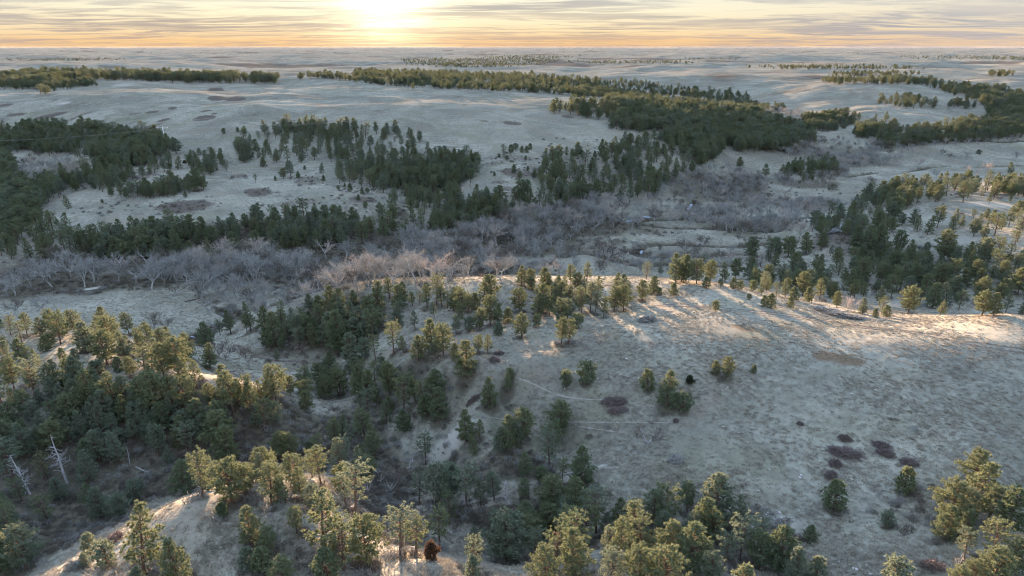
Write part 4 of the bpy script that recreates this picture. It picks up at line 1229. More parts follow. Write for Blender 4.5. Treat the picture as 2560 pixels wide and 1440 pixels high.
PINE_ZONES = [
 ('on the left ridge', 9.5, 6, 10, [(0, 820), (180, 825), (330, 850), (440, 900), (470, 960), (420, 1000), (300, 940), (250, 890), (0, 850)]),
 ('on the shaded slope of the left ridge', 3.9, 8, 12, [(0, 950), (120, 980), (250, 990), (450, 1010), (540, 1010), (620, 1030), (560, 1120), (400, 1140), (330, 1110), (180, 1120), (60, 1150), (0, 1170)]),
 ('on the slope under the silver snag', 4.4, 6, 10, [(0, 1180), (100, 1200), (300, 1230), (330, 1270), (200, 1300), (80, 1330), (0, 1360)]),
 ('along the hollow rim', 6.0, 6, 9, [(640, 990), (780, 960), (880, 930), (900, 980), (760, 1010), (660, 1030)]),
 ('on the middle ridge', 5.2, 6, 9.5, [(900, 960), (1000, 940), (1120, 980), (1120, 1050), (1000, 1080), (900, 1040)]),
 ('in the grove right of the round knoll', 9.0, 7, 10, [(1330, 740), (1460, 700), (1560, 745), (1540, 780), (1400, 800), (1340, 790)]),
 ('between the spur and the knoll', 7.0, 7, 10, [(980, 750), (1090, 735), (1220, 745), (1230, 800), (1120, 820), (1000, 800)]),
 ('along the hilltop edge', 7.5, 6, 10, [(1880, 725), (2000, 735), (2150, 755), (2320, 775), (2500, 765), (2560, 760), (2560, 720), (2400, 720), (2200, 720), (2000, 700), (1900, 690)]),
 ('on the right-hand slope', 7.5, 8, 11, [(1900, 640), (2020, 620), (2150, 650), (2300, 640), (2560, 660), (2560, 720), (2300, 720), (2050, 720), (1950, 690)]),
 ('in the ravine', 4.8, 5.5, 9, [(440, 1230), (560, 1180), (700, 1130), (860, 1080), (950, 1100), (930, 1240), (870, 1270), (800, 1200), (560, 1215), (480, 1240)]),
 ('in the lower thicket', 5.5, 7, 10, [(1040, 1290), (1160, 1300), (1300, 1300), (1440, 1320), (1480, 1390), (1400, 1420), (1250, 1400), (1120, 1390), (1040, 1360)]),
 ('in the shaded grove under the grass slope', 6.4, 8, 11, [(1470, 1330), (1560, 1290), (1680, 1280), (1800, 1310), (1900, 1360), (1960, 1430), (1800, 1440), (1600, 1420), (1500, 1400)]),
 ('on the bare spur flank', 5.5, 8, 11, [(1120, 1120), (1250, 1120), (1380, 1130), (1400, 1170), (1300, 1200), (1180, 1170)]),
 ('by the bottom edge', 6.0, 7, 11, [(600, 1440), (800, 1400), (880, 1420), (860, 1460), (620, 1480)]),
 ('in the bottom right corner clump', 6.0, 8, 11, [(2330, 1310), (2450, 1270), (2520, 1330), (2560, 1420), (2480, 1470), (2380, 1440), (2340, 1370)]),  # words, spacing (m), height range, polygon of feet
 ('in the dark wood on the upper left', 4.4, 9.5, 13.5, [(0, 335), (90, 322), (250, 325), (300, 340), (400, 350), (442, 388), (340, 415), (180, 390), (60, 380), (0, 385)]),
 ('in the dark wood on the upper left', 4.4, 9, 13, [(330, 412), (440, 397), (420, 420), (330, 455), (270, 478), (200, 470), (100, 510), (50, 510), (120, 460), (200, 442)]),
 ('in the dark wood at the left edge', 4.4, 10, 14, [(0, 400), (35, 420), (60, 470), (112, 545), (100, 572), (0, 592)]),
 ('on the upland knob', 5, 8, 11, [(465, 395), (540, 390), (560, 415), (530, 440), (490, 425), (466, 412)]),
 ('in the row on the upland meadow', 5.5, 8, 11, [(190, 462), (280, 450), (285, 466), (215, 472)]),
 ('in the row on the upland meadow', 5, 8, 11, [(298, 488), (350, 480), (430, 470), (505, 462), (510, 475), (430, 490), (320, 498)]),
 ('in the sunlit upland wood', 4.6, 9.5, 13, [(585, 370), (640, 345), (690, 330), (780, 318), (950, 330), (1050, 352), (1045, 370), (980, 385), (880, 392), (830, 400), (690, 408), (610, 398)]),
 ('in the wooded central draw', 4.2, 9, 13, [(840, 420), (860, 400), (950, 395), (1080, 385), (1190, 408), (1190, 440), (1120, 485), (1150, 520), (1210, 500), (1255, 540), (1210, 570), (1000, 605), (850, 600), (840, 565), (980, 520), (985, 485), (900, 468), (845, 455)]),
 ('in the bank wood above the grey cottonwoods', 4.0, 9, 14, [(0, 605), (140, 585), (250, 592), (430, 592), (520, 592), (640, 565), (740, 550), (850, 560), (1000, 590), (900, 620), (700, 622), (500, 642), (300, 652), (100, 652), (0, 652)]),
 ('in the central wood', 4.0, 9, 14, [(1355, 415), (1420, 395), (1475, 420), (1530, 445), (1545, 405), (1500, 388), (1580, 362), (1680, 345), (1780, 340), (1812, 380), (1760, 412), (1690, 442), (1640, 485), (1560, 505), (1440, 505), (1350, 475)]),
 ('in the central wood', 5.0, 8, 12, [(1230, 510), (1330, 490), (1420, 505), (1400, 525), (1260, 530)]),
 ('in the long wood beyond the prairie', 5.0, 10, 14, [(1375, 280), (1440, 268), (1530, 278), (1510, 262), (1600, 250), (1700, 262), (1900, 292), (2000, 332), (2040, 362), (1960, 382), (1850, 378), (1800, 352), (1720, 332), (1640, 327), (1560, 327), (1530, 320), (1530, 300)]),
 ('in the far dark wood of the centre', 6.2, 8, 12, [(1180, 188), (1300, 190), (1450, 203), (1550, 210), (1700, 222), (1850, 242), (1870, 262), (1760, 258), (1690, 238), (1600, 248), (1450, 242), (1300, 226), (1150, 224), (1000, 216), (880, 200), (900, 180), (1050, 180)]),
 ('in the far dark wood of the centre', 6, 8, 12, [(1760, 262), (1860, 262), (1960, 275), (1900, 290), (1840, 290)]),
 ('on the skyline ridge at the left', 4.8, 10, 15, [(0, 198), (60, 186), (150, 180), (250, 188), (400, 192), (560, 196), (690, 198), (700, 206), (560, 206), (400, 202), (250, 198), (160, 200), (120, 215), (60, 225), (0, 222)]),
 ('on the skyline ridge at the left', 4.6, 8, 11, [(100, 212), (190, 206), (250, 212), (150, 222), (110, 235), (90, 230)]),
 ('on the skyline ridge at the left', 6, 8, 11, [(740, 194), (800, 190), (870, 197), (1000, 216), (900, 205), (810, 196)]),
 ('along the distant plain', 6, 6, 9, [(1180, 138), (1350, 137), (1560, 136), (1440, 142), (1330, 155), (1240, 148)]),
 ('along the distant plain', 6, 6, 9, [(1000, 150), (1200, 146), (1400, 150), (1350, 162), (1150, 170), (1020, 160)]),
 ('along the distant plain', 9, 7, 10, [(1850, 168), (2100, 166), (2320, 172), (2100, 174)]),
 ('along the distant plain', 9, 7, 10, [(2060, 187), (2200, 182), (2300, 186), (2150, 191)]),
 ('along the distant plain', 6, 6, 9, [(1380, 152), (1700, 155), (1750, 160), (1500, 160)]),
 ('along the distant plain', 6, 6, 9, [(0, 150), (160, 146), (330, 149), (150, 153)]),
 ('along the distant plain', 6, 6, 9, [(300, 134), (700, 131), (1000, 132), (650, 135)]),
 ('along the distant plain', 6, 6, 9, [(1690, 147), (1760, 145), (1850, 148), (1760, 150)]),
 ('along the distant plain', 6, 6, 9, [(2230, 142), (2350, 140), (2560, 142), (2560, 152), (2400, 147), (2300, 145)]),
 ('along the distant plain', 6, 6, 9, [(1980, 136), (2120, 134), (2300, 133), (2380, 131), (2100, 132)]),
 ('on the far valley side', 5.0, 9, 13, [(1990, 302), (2080, 292), (2150, 290), (2110, 322), (2010, 330)]),
 ('on the far valley side', 6.0, 9, 12, [(2190, 252), (2260, 246), (2340, 262), (2335, 272), (2240, 270)]),
 ('on the far valley side', 6.0, 9, 12, [(2365, 265), (2440, 262), (2440, 270), (2370, 272)]),
 ('on the far valley side', 4.6, 9, 13, [(2130, 345), (2150, 325), (2280, 330), (2450, 312), (2560, 300), (2560, 345), (2400, 355), (2250, 365), (2190, 372), (2200, 345)]),
 ('on the far valley side', 6.0, 9, 13, [(2300, 212), (2450, 222), (2560, 240), (2560, 292), (2480, 300), (2470, 268), (2420, 245)]),
 ('on the far valley side', 8, 9, 13, [(2050, 205), (2200, 200), (2330, 205), (2300, 212), (2100, 210)]),
 ('on the far valley side', 9, 10, 14, [(2470, 186), (2530, 184), (2535, 190), (2480, 192)]),
 ('in the clump on the creek flats', 4.2, 9, 13, [(1950, 440), (2000, 422), (2080, 415), (2100, 440), (2020, 455), (1960, 455)]),
 ('on the shaded ridge at the right', 5.2, 8, 12, [(2250, 480), (2350, 468), (2450, 480), (2560, 470), (2560, 490), (2420, 502), (2300, 510), (2210, 516), (2130, 530), (2180, 500)]),
 ('on the lower end of the right ridge', 9.0, 8, 12, [(2020, 575), (2100, 545), (2230, 530), (2260, 560), (2180, 640), (2140, 600), (2060, 600)]),
 ('on the upper slope by the right edge', 5.4, 8, 12, [(2280, 560), (2400, 560), (2560, 540), (2560, 610), (2420, 590), (2300, 590)]),
 ('in the right-hand wood by the photo edge', 6.0, 8, 12, [(2200, 690), (2400, 680), (2560, 650), (2560, 760), (2450, 775), (2300, 760), (2200, 740)]),
 ('in the shaded wood above the ravine', 5.0, 8, 12, [(0, 1000), (120, 1010), (350, 1030), (500, 1060), (480, 1110), (300, 1130), (100, 1120), (0, 1150)]),
 ('in the dark bowl of the wooded spur', 4.8, 8, 12, [(690, 830), (820, 800), (960, 800), (980, 820), (900, 870), (760, 880)]),
]
BARE_ZONES = [
 ('in the grey cottonwood belt by the creek meadow', 6.0, 10, 14.5, [(0, 700), (150, 668), (400, 672), (600, 652), (850, 645), (1000, 618), (1200, 600), (1330, 580), (1330, 640), (1250, 700), (1100, 722), (950, 722), (850, 735), (700, 705), (560, 715), (440, 715), (200, 700), (0, 735)]),
 ('in the blue-grey thicket under the central wood', 5.0, 8, 12, [(1150, 585), (1330, 540), (1500, 520), (1620, 510), (1640, 550), (1560, 580), (1450, 608), (1300, 640), (1200, 620)]),
 ('in the bare thicket along the creek bends', 4.8, 6, 10, [(1700, 438), (1840, 430), (1930, 465), (1830, 500), (1950, 500), (2110, 525), (2020, 555), (1950, 590), (1850, 585), (1750, 562), (1620, 540), (1630, 505)]),
 ('in the bare thicket in front of the flats clump', 4.2, 7, 10, [(1940, 450), (2050, 445), (2110, 425), (2120, 450), (2050, 470), (1960, 470)]),
 ('in the far creek thicket at the right', 5.2, 7, 10, [(1950, 375), (2020, 345), (2150, 362), (2330, 368), (2260, 400), (2120, 425), (2090, 400), (1980, 390)]),
 ('in the far creek thicket at the right', 7.5, 6, 9, [(2330, 345), (2560, 335), (2560, 350), (2420, 360), (2300, 368)]),
 ('in the side valley far up the creek', 9, 6, 10, [(1860, 270), (2000, 285), (2000, 320), (1940, 320), (1850, 290)]),
 ('along the creek bends below the main hill', 9, 5, 9, [(1340, 640), (1560, 620), (1760, 650), (1880, 610), (1960, 600), (1900, 660), (1600, 690), (1350, 690)]),
 ('in the grey belt above the creek meadow', 7, 7, 10, [(60, 395), (180, 400), (190, 440), (110, 460), (50, 440)]),
 ('on the near edge of the creek meadow', 9, 6, 9, [(440, 735), (700, 720), (900, 735), (780, 760), (620, 800), (520, 780)]),
 ('in the brush of the dark ravine', 8, 4, 6.5, [(300, 1220), (600, 1160), (860, 1070), (930, 1120), (960, 1250), (900, 1230), (850, 1130), (600, 1190), (350, 1250)]),
 ('in the brush under the ridge path', 7, 3.5, 6, [(1130, 1290), (1250, 1280), (1400, 1260), (1430, 1320), (1250, 1330), (1130, 1340)]),
]


def parse(groups):
    out = []
    for (ox, oy), k, txt in groups:
        for tok in txt.replace('\n', ' ').replace(', ', ',').split():
            q = tok.split(',')
            code = q[3] if len(q) > 3 else ''
            out.append((ox + float(q[0]) / k, oy + float(q[1]) / k, oy + float(q[2]) / k, code))
    return out


def in_poly(px, py, poly):
    inside = np.zeros(len(px), bool)
    n = len(poly)
    for i in range(n):
        x0, y0 = poly[i]
        x1, y1 = poly[(i + 1) % n]
        c = ((y0 > py) != (y1 > py)) & (px < (x1 - x0) * (py - y0) / (y1 - y0 + 1e-9) + x0)
        inside ^= c
    return inside


def thin_out(pts, dmin, taken=None):
    """keep points at least dmin apart (grid hash)"""
    cell = {}
    keep = []
    for i, (x, y, d) in enumerate(zip(pts[0], pts[1], dmin)):
        k = (int(x // 6), int(y // 6))
        ok = True
        for a in (-1, 0, 1):
            for b in (-1, 0, 1):
                for (qx, qy, qd) in cell.get((k[0] + a, k[1] + b), ()):
                    if (qx - x) ** 2 + (qy - y) ** 2 < max(d, qd * .8) ** 2:
                        ok = False
                        break
                if not ok:
                    break
            if not ok:
                break
        if ok:
            cell.setdefault(k, []).append((x, y, d))
            keep.append(i)
    return keep


def zone_points(zones, seed):
    r = np.random.default_rng(seed)
    out = []
    for words, sp, h0, h1, poly in zones:
        p = np.array(poly, float)
        u0, v0 = p.min(0)
        u1, v1 = p.max(0)
        area = abs(sum(p[i, 0] * p[i - 1, 1] - p[i - 1, 0] * p[i, 1] for i in range(len(p)))) / 2
        n = int(min(9000, max(30, area / 5.0)) * (u1 - u0) * (v1 - v0) / max(area, 1))
        u = r.uniform(u0, u1, n)
        v = r.uniform(v0, v1, n)
        # ragged edges
        m = in_poly(u + r.normal(0, 5, n), v + r.normal(0, 2.0, n), poly)
        u, v = u[m], v[m]
        x, y, rr = col_hit(u, v)
        ok = ~np.isnan(rr) & (rr < 12000)
        x, y, u, v = x[ok], y[ok], u[ok], v[ok]
        # clearings and thickets
        den = fbm(x, y, 42, 3, seed + 3)
        d = sp * 1.26 * (1 + np.clip(den, -0.20, 0.9) * 2.0) * r.uniform(0.8, 1.35, len(x))
        kp = thin_out((x, y), d)
        for i in kp:
            out.append((x[i], y[i], r.uniform(h0, h1) * (1.04 - 0.5 * r.random() ** 2.2), u[i], v[i], words))
    return out


def nearest_place(u, v):
    return min(PLACES, key=lambda p: ((p[0] - u)) ** 2 + ((p[1] - v) * 1.6) ** 2)[2]


ORD = ['leftmost', 'second-from-left', 'third-from-left', 'fourth-from-left', 'fifth-from-left', 'sixth-from-left', 'seventh-from-left', 'eighth-from-left']
NUM = ['', 'one', 'two', 'three', 'four', 'five', 'six', 'seven', 'eight', 'nine', 'ten', 'eleven', 'twelve']


def label_all(items, noun):
    """items: dicts with u, H, form, hue, place. Gives each a label that singles it out by look, else by its order among its likes"""
    by = {}
    for it in items:
        it['size'] = 'tall' if it['H'] > it['hi'] else ('small' if it['H'] < it['lo'] else '')
        by.setdefault((it['size'], it['form'], it['hue'], it['place']), []).append(it)
    for (size, form, hue, place), L in by.items():
        base = ' '.join(x for x in (size, form, hue) if x)
        L.sort(key=lambda q: q['u'])
        n = len(L)
        for i, it in enumerate(L):
            if n == 1:
                s = f'{base} {noun} {place}'
            elif n == 2:
                s = f"{('left', 'right')[i]} of two {base} {noun}s {place}"
            else:
                w = 'rightmost' if i == n - 1 else ORD[min(i, 7)]
                s = f"{w} of {NUM[min(n, 12)]} {base} {noun}s {place}"
            if len(s.split()) > 16:
                s = s.replace('leafless tree', 'bare tree').replace(' in the grey belt', ' in the belt').replace('the big round-crowned tree', 'the big round tree')
            if len(s.split()) > 16:
                s = s.replace(' of %s ' % NUM[min(n, 12)], ' ', 1)
            if len(s.split()) > 16:
                s = s.replace('round-crowned ', 'round ', 1).replace(' just ', ' ').replace('white-stemmed tree', 'white tree')
            if len(s.split()) > 16:
                s = s.replace('low forked', 'forked').replace('in the belt ', '')
            it['label'] = s


rt = np.random.default_rng(31)
pines, youngs = [], []
for u, vt, vb, code in parse(TREES):
    x, y, r = (a[0] for a in col_hit(u, vb))
    if np.isnan(r):
        continue
    z = float(ground(x, y))
    H = CZ + ray(u, vt)[1] * r - z
    yg = 'y' in code or H < 4.8
    H = float(np.clip(H, 1.2, 17))
    form = next((FORM_CODE[c] for c in code if c in FORM_CODE), None)
    hue = next((HUE_CODE[c] for c in code if c in HUE_CODE), None) or ('olive', 'olive', 'grey-green')[rt.integers(3)]
    d = dict(u=u, v=vb, x=x, y=y, z=z, H=H, r=r, hue=hue, place=nearest_place(u, vb), px=H / r)
    if yg:
        d['form'] = ('bushy', 'pointed', 'round')[rt.integers(3)]
        youngs.append(d)
    else:
        d['form'] = form or FORMS[rt.integers(len(FORMS))]
        pines.append(d)
zone_pines = zone_points(PINE_ZONES, 5)
# nothing from a zone grows through a listed tree
taken = np.array([(d['x'], d['y']) for d in pines + youngs])
zp = []
for q in zone_pines:
    if ((taken[:, 0] - q[0]) ** 2 + (taken[:, 1] - q[1]) ** 2).min() > 6.0:
        zp.append(q)
pines.sort(key=lambda d: -d['px'])
extra = pines[300:]
pines = pines[:300]
room = 300 - len(pines)
zp.sort(key=lambda q: -q[2] / math.hypot(q[0], q[1]))
zone_single, zp = zp[:room], zp[room:]
PK = {(k.form, k.hue): k for k in PINES}
YK = {(k.form, k.hue): k for k in YOUNG}
for d in pines:
    d['hi'], d['lo'] = 11.5, 7.5
for d in youngs:
    d['hi'], d['lo'] = 4.5, 2.2
label_all(pines, 'pine')
label_all(youngs, 'young pine')
for d in pines:
    place_kind('pine_tree', PK[d['form'], d['hue']], d['x'], d['y'], d['z'], d['H'] * 1.04, rt.uniform(0, 6.28), d['label'], 'tree', 'pines ' + d['place'], rt.uniform(0.94, 1.20))
for d in youngs:
    place_kind('young_pine', YK[d['form'], d['hue']], d['x'], d['y'], d['z'], d['H'] * 1.08, rt.uniform(0, 6.28), d['label'], 'tree', 'young pines ' + d['place'], rt.uniform(1.0, 1.25))
HUES = list(MATS_PINE)
for q in zone_single:
    hue = HUES[rt.choice(3, p=[.3, .35, .35])]
    place_kind('pine_tree', PK[FORMS[rt.integers(len(FORMS))], hue], q[0], q[1], float(ground(q[0], q[1])), q[2], rt.uniform(0, 6.28),
               'pine crowded among its like ' + q[5], 'tree', 'pines ' + q[5], rt.uniform(0.95, 1.15))

# needle duff and dead grass under each listed crown, doubling as painted contact shade
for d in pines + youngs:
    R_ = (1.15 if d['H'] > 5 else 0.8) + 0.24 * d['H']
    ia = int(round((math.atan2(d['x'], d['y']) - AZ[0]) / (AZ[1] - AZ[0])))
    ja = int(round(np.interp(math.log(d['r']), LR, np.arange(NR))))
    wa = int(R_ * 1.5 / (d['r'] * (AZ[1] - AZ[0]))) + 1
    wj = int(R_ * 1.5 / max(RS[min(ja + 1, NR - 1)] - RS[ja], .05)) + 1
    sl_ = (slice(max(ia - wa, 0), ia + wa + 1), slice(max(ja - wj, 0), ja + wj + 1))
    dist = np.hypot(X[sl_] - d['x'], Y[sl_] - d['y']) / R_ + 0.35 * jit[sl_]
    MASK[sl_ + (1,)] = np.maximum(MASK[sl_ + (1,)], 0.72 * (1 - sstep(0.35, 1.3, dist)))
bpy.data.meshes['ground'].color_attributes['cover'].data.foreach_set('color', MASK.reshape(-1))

# ---- leafless trees
bares = []
for u, vt, vb, code in parse(BARE_TREES):
    x, y, r = (a[0] for a in col_hit(u, vb))
    z = float(ground(x, y))
    H = float(np.clip(CZ + ray(u, vt)[1] * r - z, 2.5, 16))
    bares.append(dict(u=u, v=vb, x=x, y=y, z=z, H=H, form=next((BARE_CODE[c] for c in code if c in BARE_CODE), 'spreading'),
                      hue=next((BARE_HUE[c] for c in code if c in BARE_HUE), 'grey'), hi=11.0, lo=5.5))
BARE_PLACES = [(379, 725, 'at the edge of the creek meadow'), (560, 735, 'at the right end of the creek meadow'), (660, 740, 'on the litter-strewn flat past the meadow'),
               (120, 740, 'at the left end of the meadow'), (60, 790, 'on the near side of the meadow by the left edge'), (390, 825, 'behind the left ridge'),
               (620, 920, 'alone in the frosty hollow'), (560, 900, 'at the creek mouth of the hollow'), (950, 650, 'in the grey cottonwood belt'), (1200, 600, 'in the middle of the grey belt'),
               (1250, 660, 'on the right fringe of the grey belt'), (1380, 680, 'behind the round knoll'), (1500, 655, 'on the grassy creek flat'), (1580, 650, 'inside the creek meander'),
               (1620, 680, 'below the creek meander'), (1750, 620, 'by the creek meander'), (1840, 590, 'between the creek bends'), (1950, 560, 'on the near creek bend'),
               (2080, 480, 'alone on the pale flats'), (2170, 470, 'on the pale flats'), (2260, 465, 'by the right end of the pale flats'), (2360, 395, 'on the far flats at the right'),
               (2300, 420, 'beside the pale brush on the far flats'), (2540, 400, 'on the far flats by the right edge'), (1990, 520, 'on the near side of the pale flats'),
               (2115, 780, 'in the brush pocket beside the hilltop'), (1930, 680, 'in the hollow left of the brown mound'), (1620, 1110, 'alone on the grass slope'),
               (980, 1230, 'in the central ravine'), (1300, 1300, 'under the ridge path'), (1020, 1330, 'near the ravine mouth'), (950, 1200, 'in the central ravine')]
for d in bares:
    d['place'] = min(BARE_PLACES, key=lambda p: (p[0] - d['u']) ** 2 + (1.6 * (p[1] - d['v'])) ** 2)[2]
label_all(bares, 'leafless tree')
BK = {(k.form, k.hue): k for k in BARES}
for d in bares:
    place_kind('bare_tree', BK[d['form'], d['hue']], d['x'], d['y'], d['z'], d['H'] * 1.1, rt.uniform(0, 6.28), d['label'], 'tree', 'leafless trees ' + d['place'], rt.uniform(1.0, 1.3))
bz = zone_points(BARE_ZONES, 8)
tk = np.array([(d['x'], d['y']) for d in bares])
bz = [q for q in bz if ((tk[:, 0] - q[0]) ** 2 + (tk[:, 1] - q[1]) ** 2).min() > 9]
bz.sort(key=lambda q: -q[2] / math.hypot(q[0], q[1]))
BF = [k.form for k in BARES[::3]]
nb1 = 292 - len(bares)
BELT = [(40, 710, 'in the grey belt at the left edge'), (130, 690, 'in the grey belt left of the white-stemmed tree'), (240, 680, 'in the grey belt over the frost strip'),
        (330, 690, 'in the grey belt just left of the big round-crowned tree'), (430, 695, 'in the grey belt just right of the big round-crowned tree'), (520, 700, 'in the grey belt over the meadow end'),
        (610, 690, 'in the grey belt above the fallen trunks'), (700, 690, 'in the grey belt over the litter flat'), (790, 700, 'in the belt behind the spur tip'), (790, 655, 'high in the belt behind the spur tip'),
        (880, 700, 'in the belt behind the wooded spur'), (880, 655, 'high in the belt behind the wooded spur'), (960, 690, 'in the belt left of the belt centre'), (960, 640, 'at the back of the belt left of centre'),
        (1040, 690, 'in the belt below the draw mouth'), (1040, 640, 'in the belt at the draw mouth'), (1120, 690, 'on the front of the belt left of the knoll'), (1120, 640, 'in the belt left of the central thicket'),
        (1200, 680, 'on the front of the belt behind the knoll'), (1200, 620, 'in the belt under the central wood'), (1280, 650, 'at the right end of the grey belt'), (1290, 600, 'in the thicket under the central wood'),
        (1400, 590, 'in the blue-grey thicket of the centre'), (1520, 570, 'at the right of the blue-grey thicket'), (620, 770, 'on the near edge of the creek meadow'), (780, 740, 'on the flat behind the spur'),
        (350, 1240, 'in the ravine left of the bare knoll'), (520, 1190, 'in the ravine behind the bare knoll'), (650, 1170, 'in the ravine behind the near knoll'), (780, 1130, 'in the ravine right of the near knoll'),
        (870, 1100, 'at the ravine fork'), (940, 1190, 'on the floor of the central ravine'), (1200, 1300, 'in the brush under the ridge path'), (1370, 1290, 'in the brush under the path end'), (1650, 640, 'along the creek bends'), (1450, 660, 'on the grassy creek flat edge')]
zb_ = []
for q in bz[:nb1]:
    brush = 'brush' in q[5]
    zb_.append(dict(q=q, u=q[3], H=q[2], hi=12.0, lo=7.0 if not brush else 4.5, form='low forked' if brush else BF[rt.integers(len(BF))],
                    hue='dark' if brush else ('grey', 'grey', 'pale tan', 'dark', 'grey')[rt.integers(5)], place=min(BELT, key=lambda p: (p[0] - q[3]) ** 2 + (1.6 * (p[1] - q[4])) ** 2)[2]))
label_all(zb_, 'leafless tree')
for d_ in zb_:
    q, form, hue = d_['q'], d_['form'], d_['hue']
    place_kind('bare_tree', BK[form, hue], q[0], q[1], float(ground(q[0], q[1])), q[2], rt.uniform(0, 6.28),
               d_['label'], 'tree', 'leafless trees ' + d_['place'], rt.uniform(0.9, 1.2))
bz = bz[nb1:]

# ---- dead snags
for i, (u, vt, vb, lean, lab) in enumerate(SNAGS):
    x, y, r = (a[0] for a in col_hit(u, vb))
    z = float(ground(x, y))
    H = float(np.clip(CZ + ray(u, vt)[1] * r - z, 2.0, 17))
    stub = 'stub' in lab
    tr, lb = snag_geo(500 + i, H, 3 if stub else (34 if H > 8 else 22), (lean, 0.02))
    t = thing('dead_snag', lab, 'dead tree', (x, y, z), 0, (1, 1, 1), 'dead trees')
    child('trunk', tr.mesh('snag_trunk', [M_SNAG]), t)
    child('limbs', lb.mesh('snag_limbs', [M_SNAG]), t)

# ---- junipers and broad evergreen bushes
for i, (u, vt, vb, wpx, mat, lab) in enumerate([
        (1079, 1355, 1403, 42, M_RUST, 'round rusty-brown juniper on the edge of the pale hump at the bottom'),
        (1724, 940, 962, 20, M_JUNI, 'small blackish juniper alone on the open grass slope'),
        (165, 942, 968, 24, M_JUNI, 'blackish juniper below the grassy gap of the left ridge'),
        (376, 972, 1012, 34, M_DARK, 'round dark green juniper under the yellow-lit clump of the left ridge'),
        (555, 900 + 358, 1292, 22, M_DARK, 'small round green juniper on top of the near bare knoll'),
        (1245, 805, 840, 40, M_GREY, 'wide grey-green bush beside the rutted track under the round knoll'),
        (2080, 459, 480, 34, M_JUNI, 'wide dark spreading bush alone on the pale creek flats'),
        (2446, 374, 388, 16, M_JUNI, 'dark little bush alone on the far flats at the right'),
        (2520, 635, 656, 26, M_JUNI, 'dark round bush on the slope at the right edge'),
        (462, 401, 411, 12, M_JUNI, 'tiny dark round bush on the upland crest at the left')]):
    x, y, r = (a[0] for a in col_hit(u, vb - 3))
    z = float(ground(x, y))
    H = float(np.clip(CZ + ray(u, vt)[1] * r - z, 1.0, 6))
    w = wpx / FPX * math.hypot(r, CZ - z)
    tr, cr = juniper_geo(600 + i, H, max(w, 1.0))
    t = thing('juniper_bush', lab, 'bush', (x, y, z), rt.uniform(0, 6), (1, 1, 1), 'junipers and dark bushes')
    child('stem', tr.mesh('juniper_stem', [M_BARK]), t)
    child('foliage', cr.mesh('juniper_foliage', [mat]), t)

# ---- brown shrub patches on the foreground hill
for i, (u, v, wu, hv, h, lab) in enumerate([
        (1533, 1008, 34, 12, 1.3, 'upper of two dark brown shrub patches in the middle of the grass slope'),
        (1545, 1030, 28, 9, 1.2, 'lower of two dark brown shrub patches in the middle of the grass slope'),
        (2110, 1135, 46, 14, 1.1, 'largest dark shrub patch of the cluster on the right grass slope'),
        (2112, 1101, 20, 7, 1.3, 'topmost small shrub patch of the cluster on the right grass slope'),
        (2204, 1118, 26, 8, 1.1, 'upper right shrub patch of the cluster on the grass slope'),
        (2214, 1138, 26, 9, 1.1, 'darker shrub patch just below the upper right patch'),
        (2272, 1160, 24, 10, 1.0, 'rightmost faint shrub patch of the cluster on the grass slope'),
        (2086, 1163, 18, 9, 1.1, 'small shrub patch just under the largest patch'),
        (2077, 1194, 17, 10, 1.3, 'blackish shrub patch lowest in its column on the slope'),
        (1690, 1152, 20, 12, 1.0, 'grey round shrub patch low on the slope right of the ridge path'),
        (1618, 802, 24, 6, 1.1, 'flat grey shrub patch in the sunlit hilltop shadows'),
        (1247, 887, 14, 4, 0.9, 'upper little shrub patch on the middle ridge saddle'),
        (1236, 903, 15, 6, 1.0, 'lower little shrub patch on the middle ridge saddle'),
        (1183, 1004, 17, 7, 1.2, 'dark shrub clump left of the pine under the saddle'),
        (2098, 580, 36, 14, 2.0, 'big purple-grey thicket on top of the brown mound'),
        (2068, 778, 22, 6, 0.9, 'grey brush filling the pocket beside the hilltop'),
        (2112, 792, 36, 5, 0.9, 'low grey brush strip along the hilltop edge'),
        (288, 1350, 12, 10, 1.2, 'dark shrub on the eroded bank of the near knoll'),
        (185, 1418, 18, 9, 1.1, 'grey shrub at the foot of the eroded bank'),
        (2000, 1062, 10, 3, 0.6, 'tiny dark shrub speck on the upper right grass'),
        (1690, 880 + 175, 8, 4, 0.7, 'tiny shrub beside the cattle trail end'),
        (2330, 1420, 34, 12, 1.4, 'dark thicket at the foot of the bottom right clump')]):
    (xa, xb, xc, xd), (ya, yb, yc, yd), rr = col_hit([u, u + wu, u, u], [v, v, v - hv, v + hv])
    ra = max(math.hypot(xb - xa, yb - ya), 0.6)
    rb = max(math.hypot(xc - xd, yc - yd) * 0.5, 0.6)
    z = float(ground(xa, ya))
    area = ra * rb
    ra, rb = ra * 0.85, rb * 0.85
    g = bush_geo(700 + i, 2.0, h * 1.25, int(min(1800, 260 + 34 * area)), 0.42, 0.030, int(min(60, 10 + 2 * area)))
    me = None
    # stretch the patch over the lie of the land
    V = np.concatenate(g.v)
    V[:, 0] *= ra
    V[:, 1] *= rb
    az = math.atan2(xa, ya)
    wx = xa + V[:, 0] * math.cos(az) + V[:, 1] * math.sin(az)
    wy = ya - V[:, 0] * math.sin(az) + V[:, 1] * math.cos(az)
    V = np.stack([wx - xa, wy - ya, V[:, 2] + ground(wx, wy) - z], 1)
    me = new_mesh('shrub_patch', V, np.concatenate(g.t), [M_TWIG if 'grey' in lab else M_PATCH])
    o = bpy.data.objects.new('shrub_patch', me)
    o.location = (xa, ya, z)
    o['label'] = lab
    o['category'] = 'shrub'
    o['group'] = 'brown shrub patches'
    COL.objects.link(o)

# ------------------------------------------------------------------ masses: the rest of the woods, brush and grass as scattered real geometry
PROTO = {}


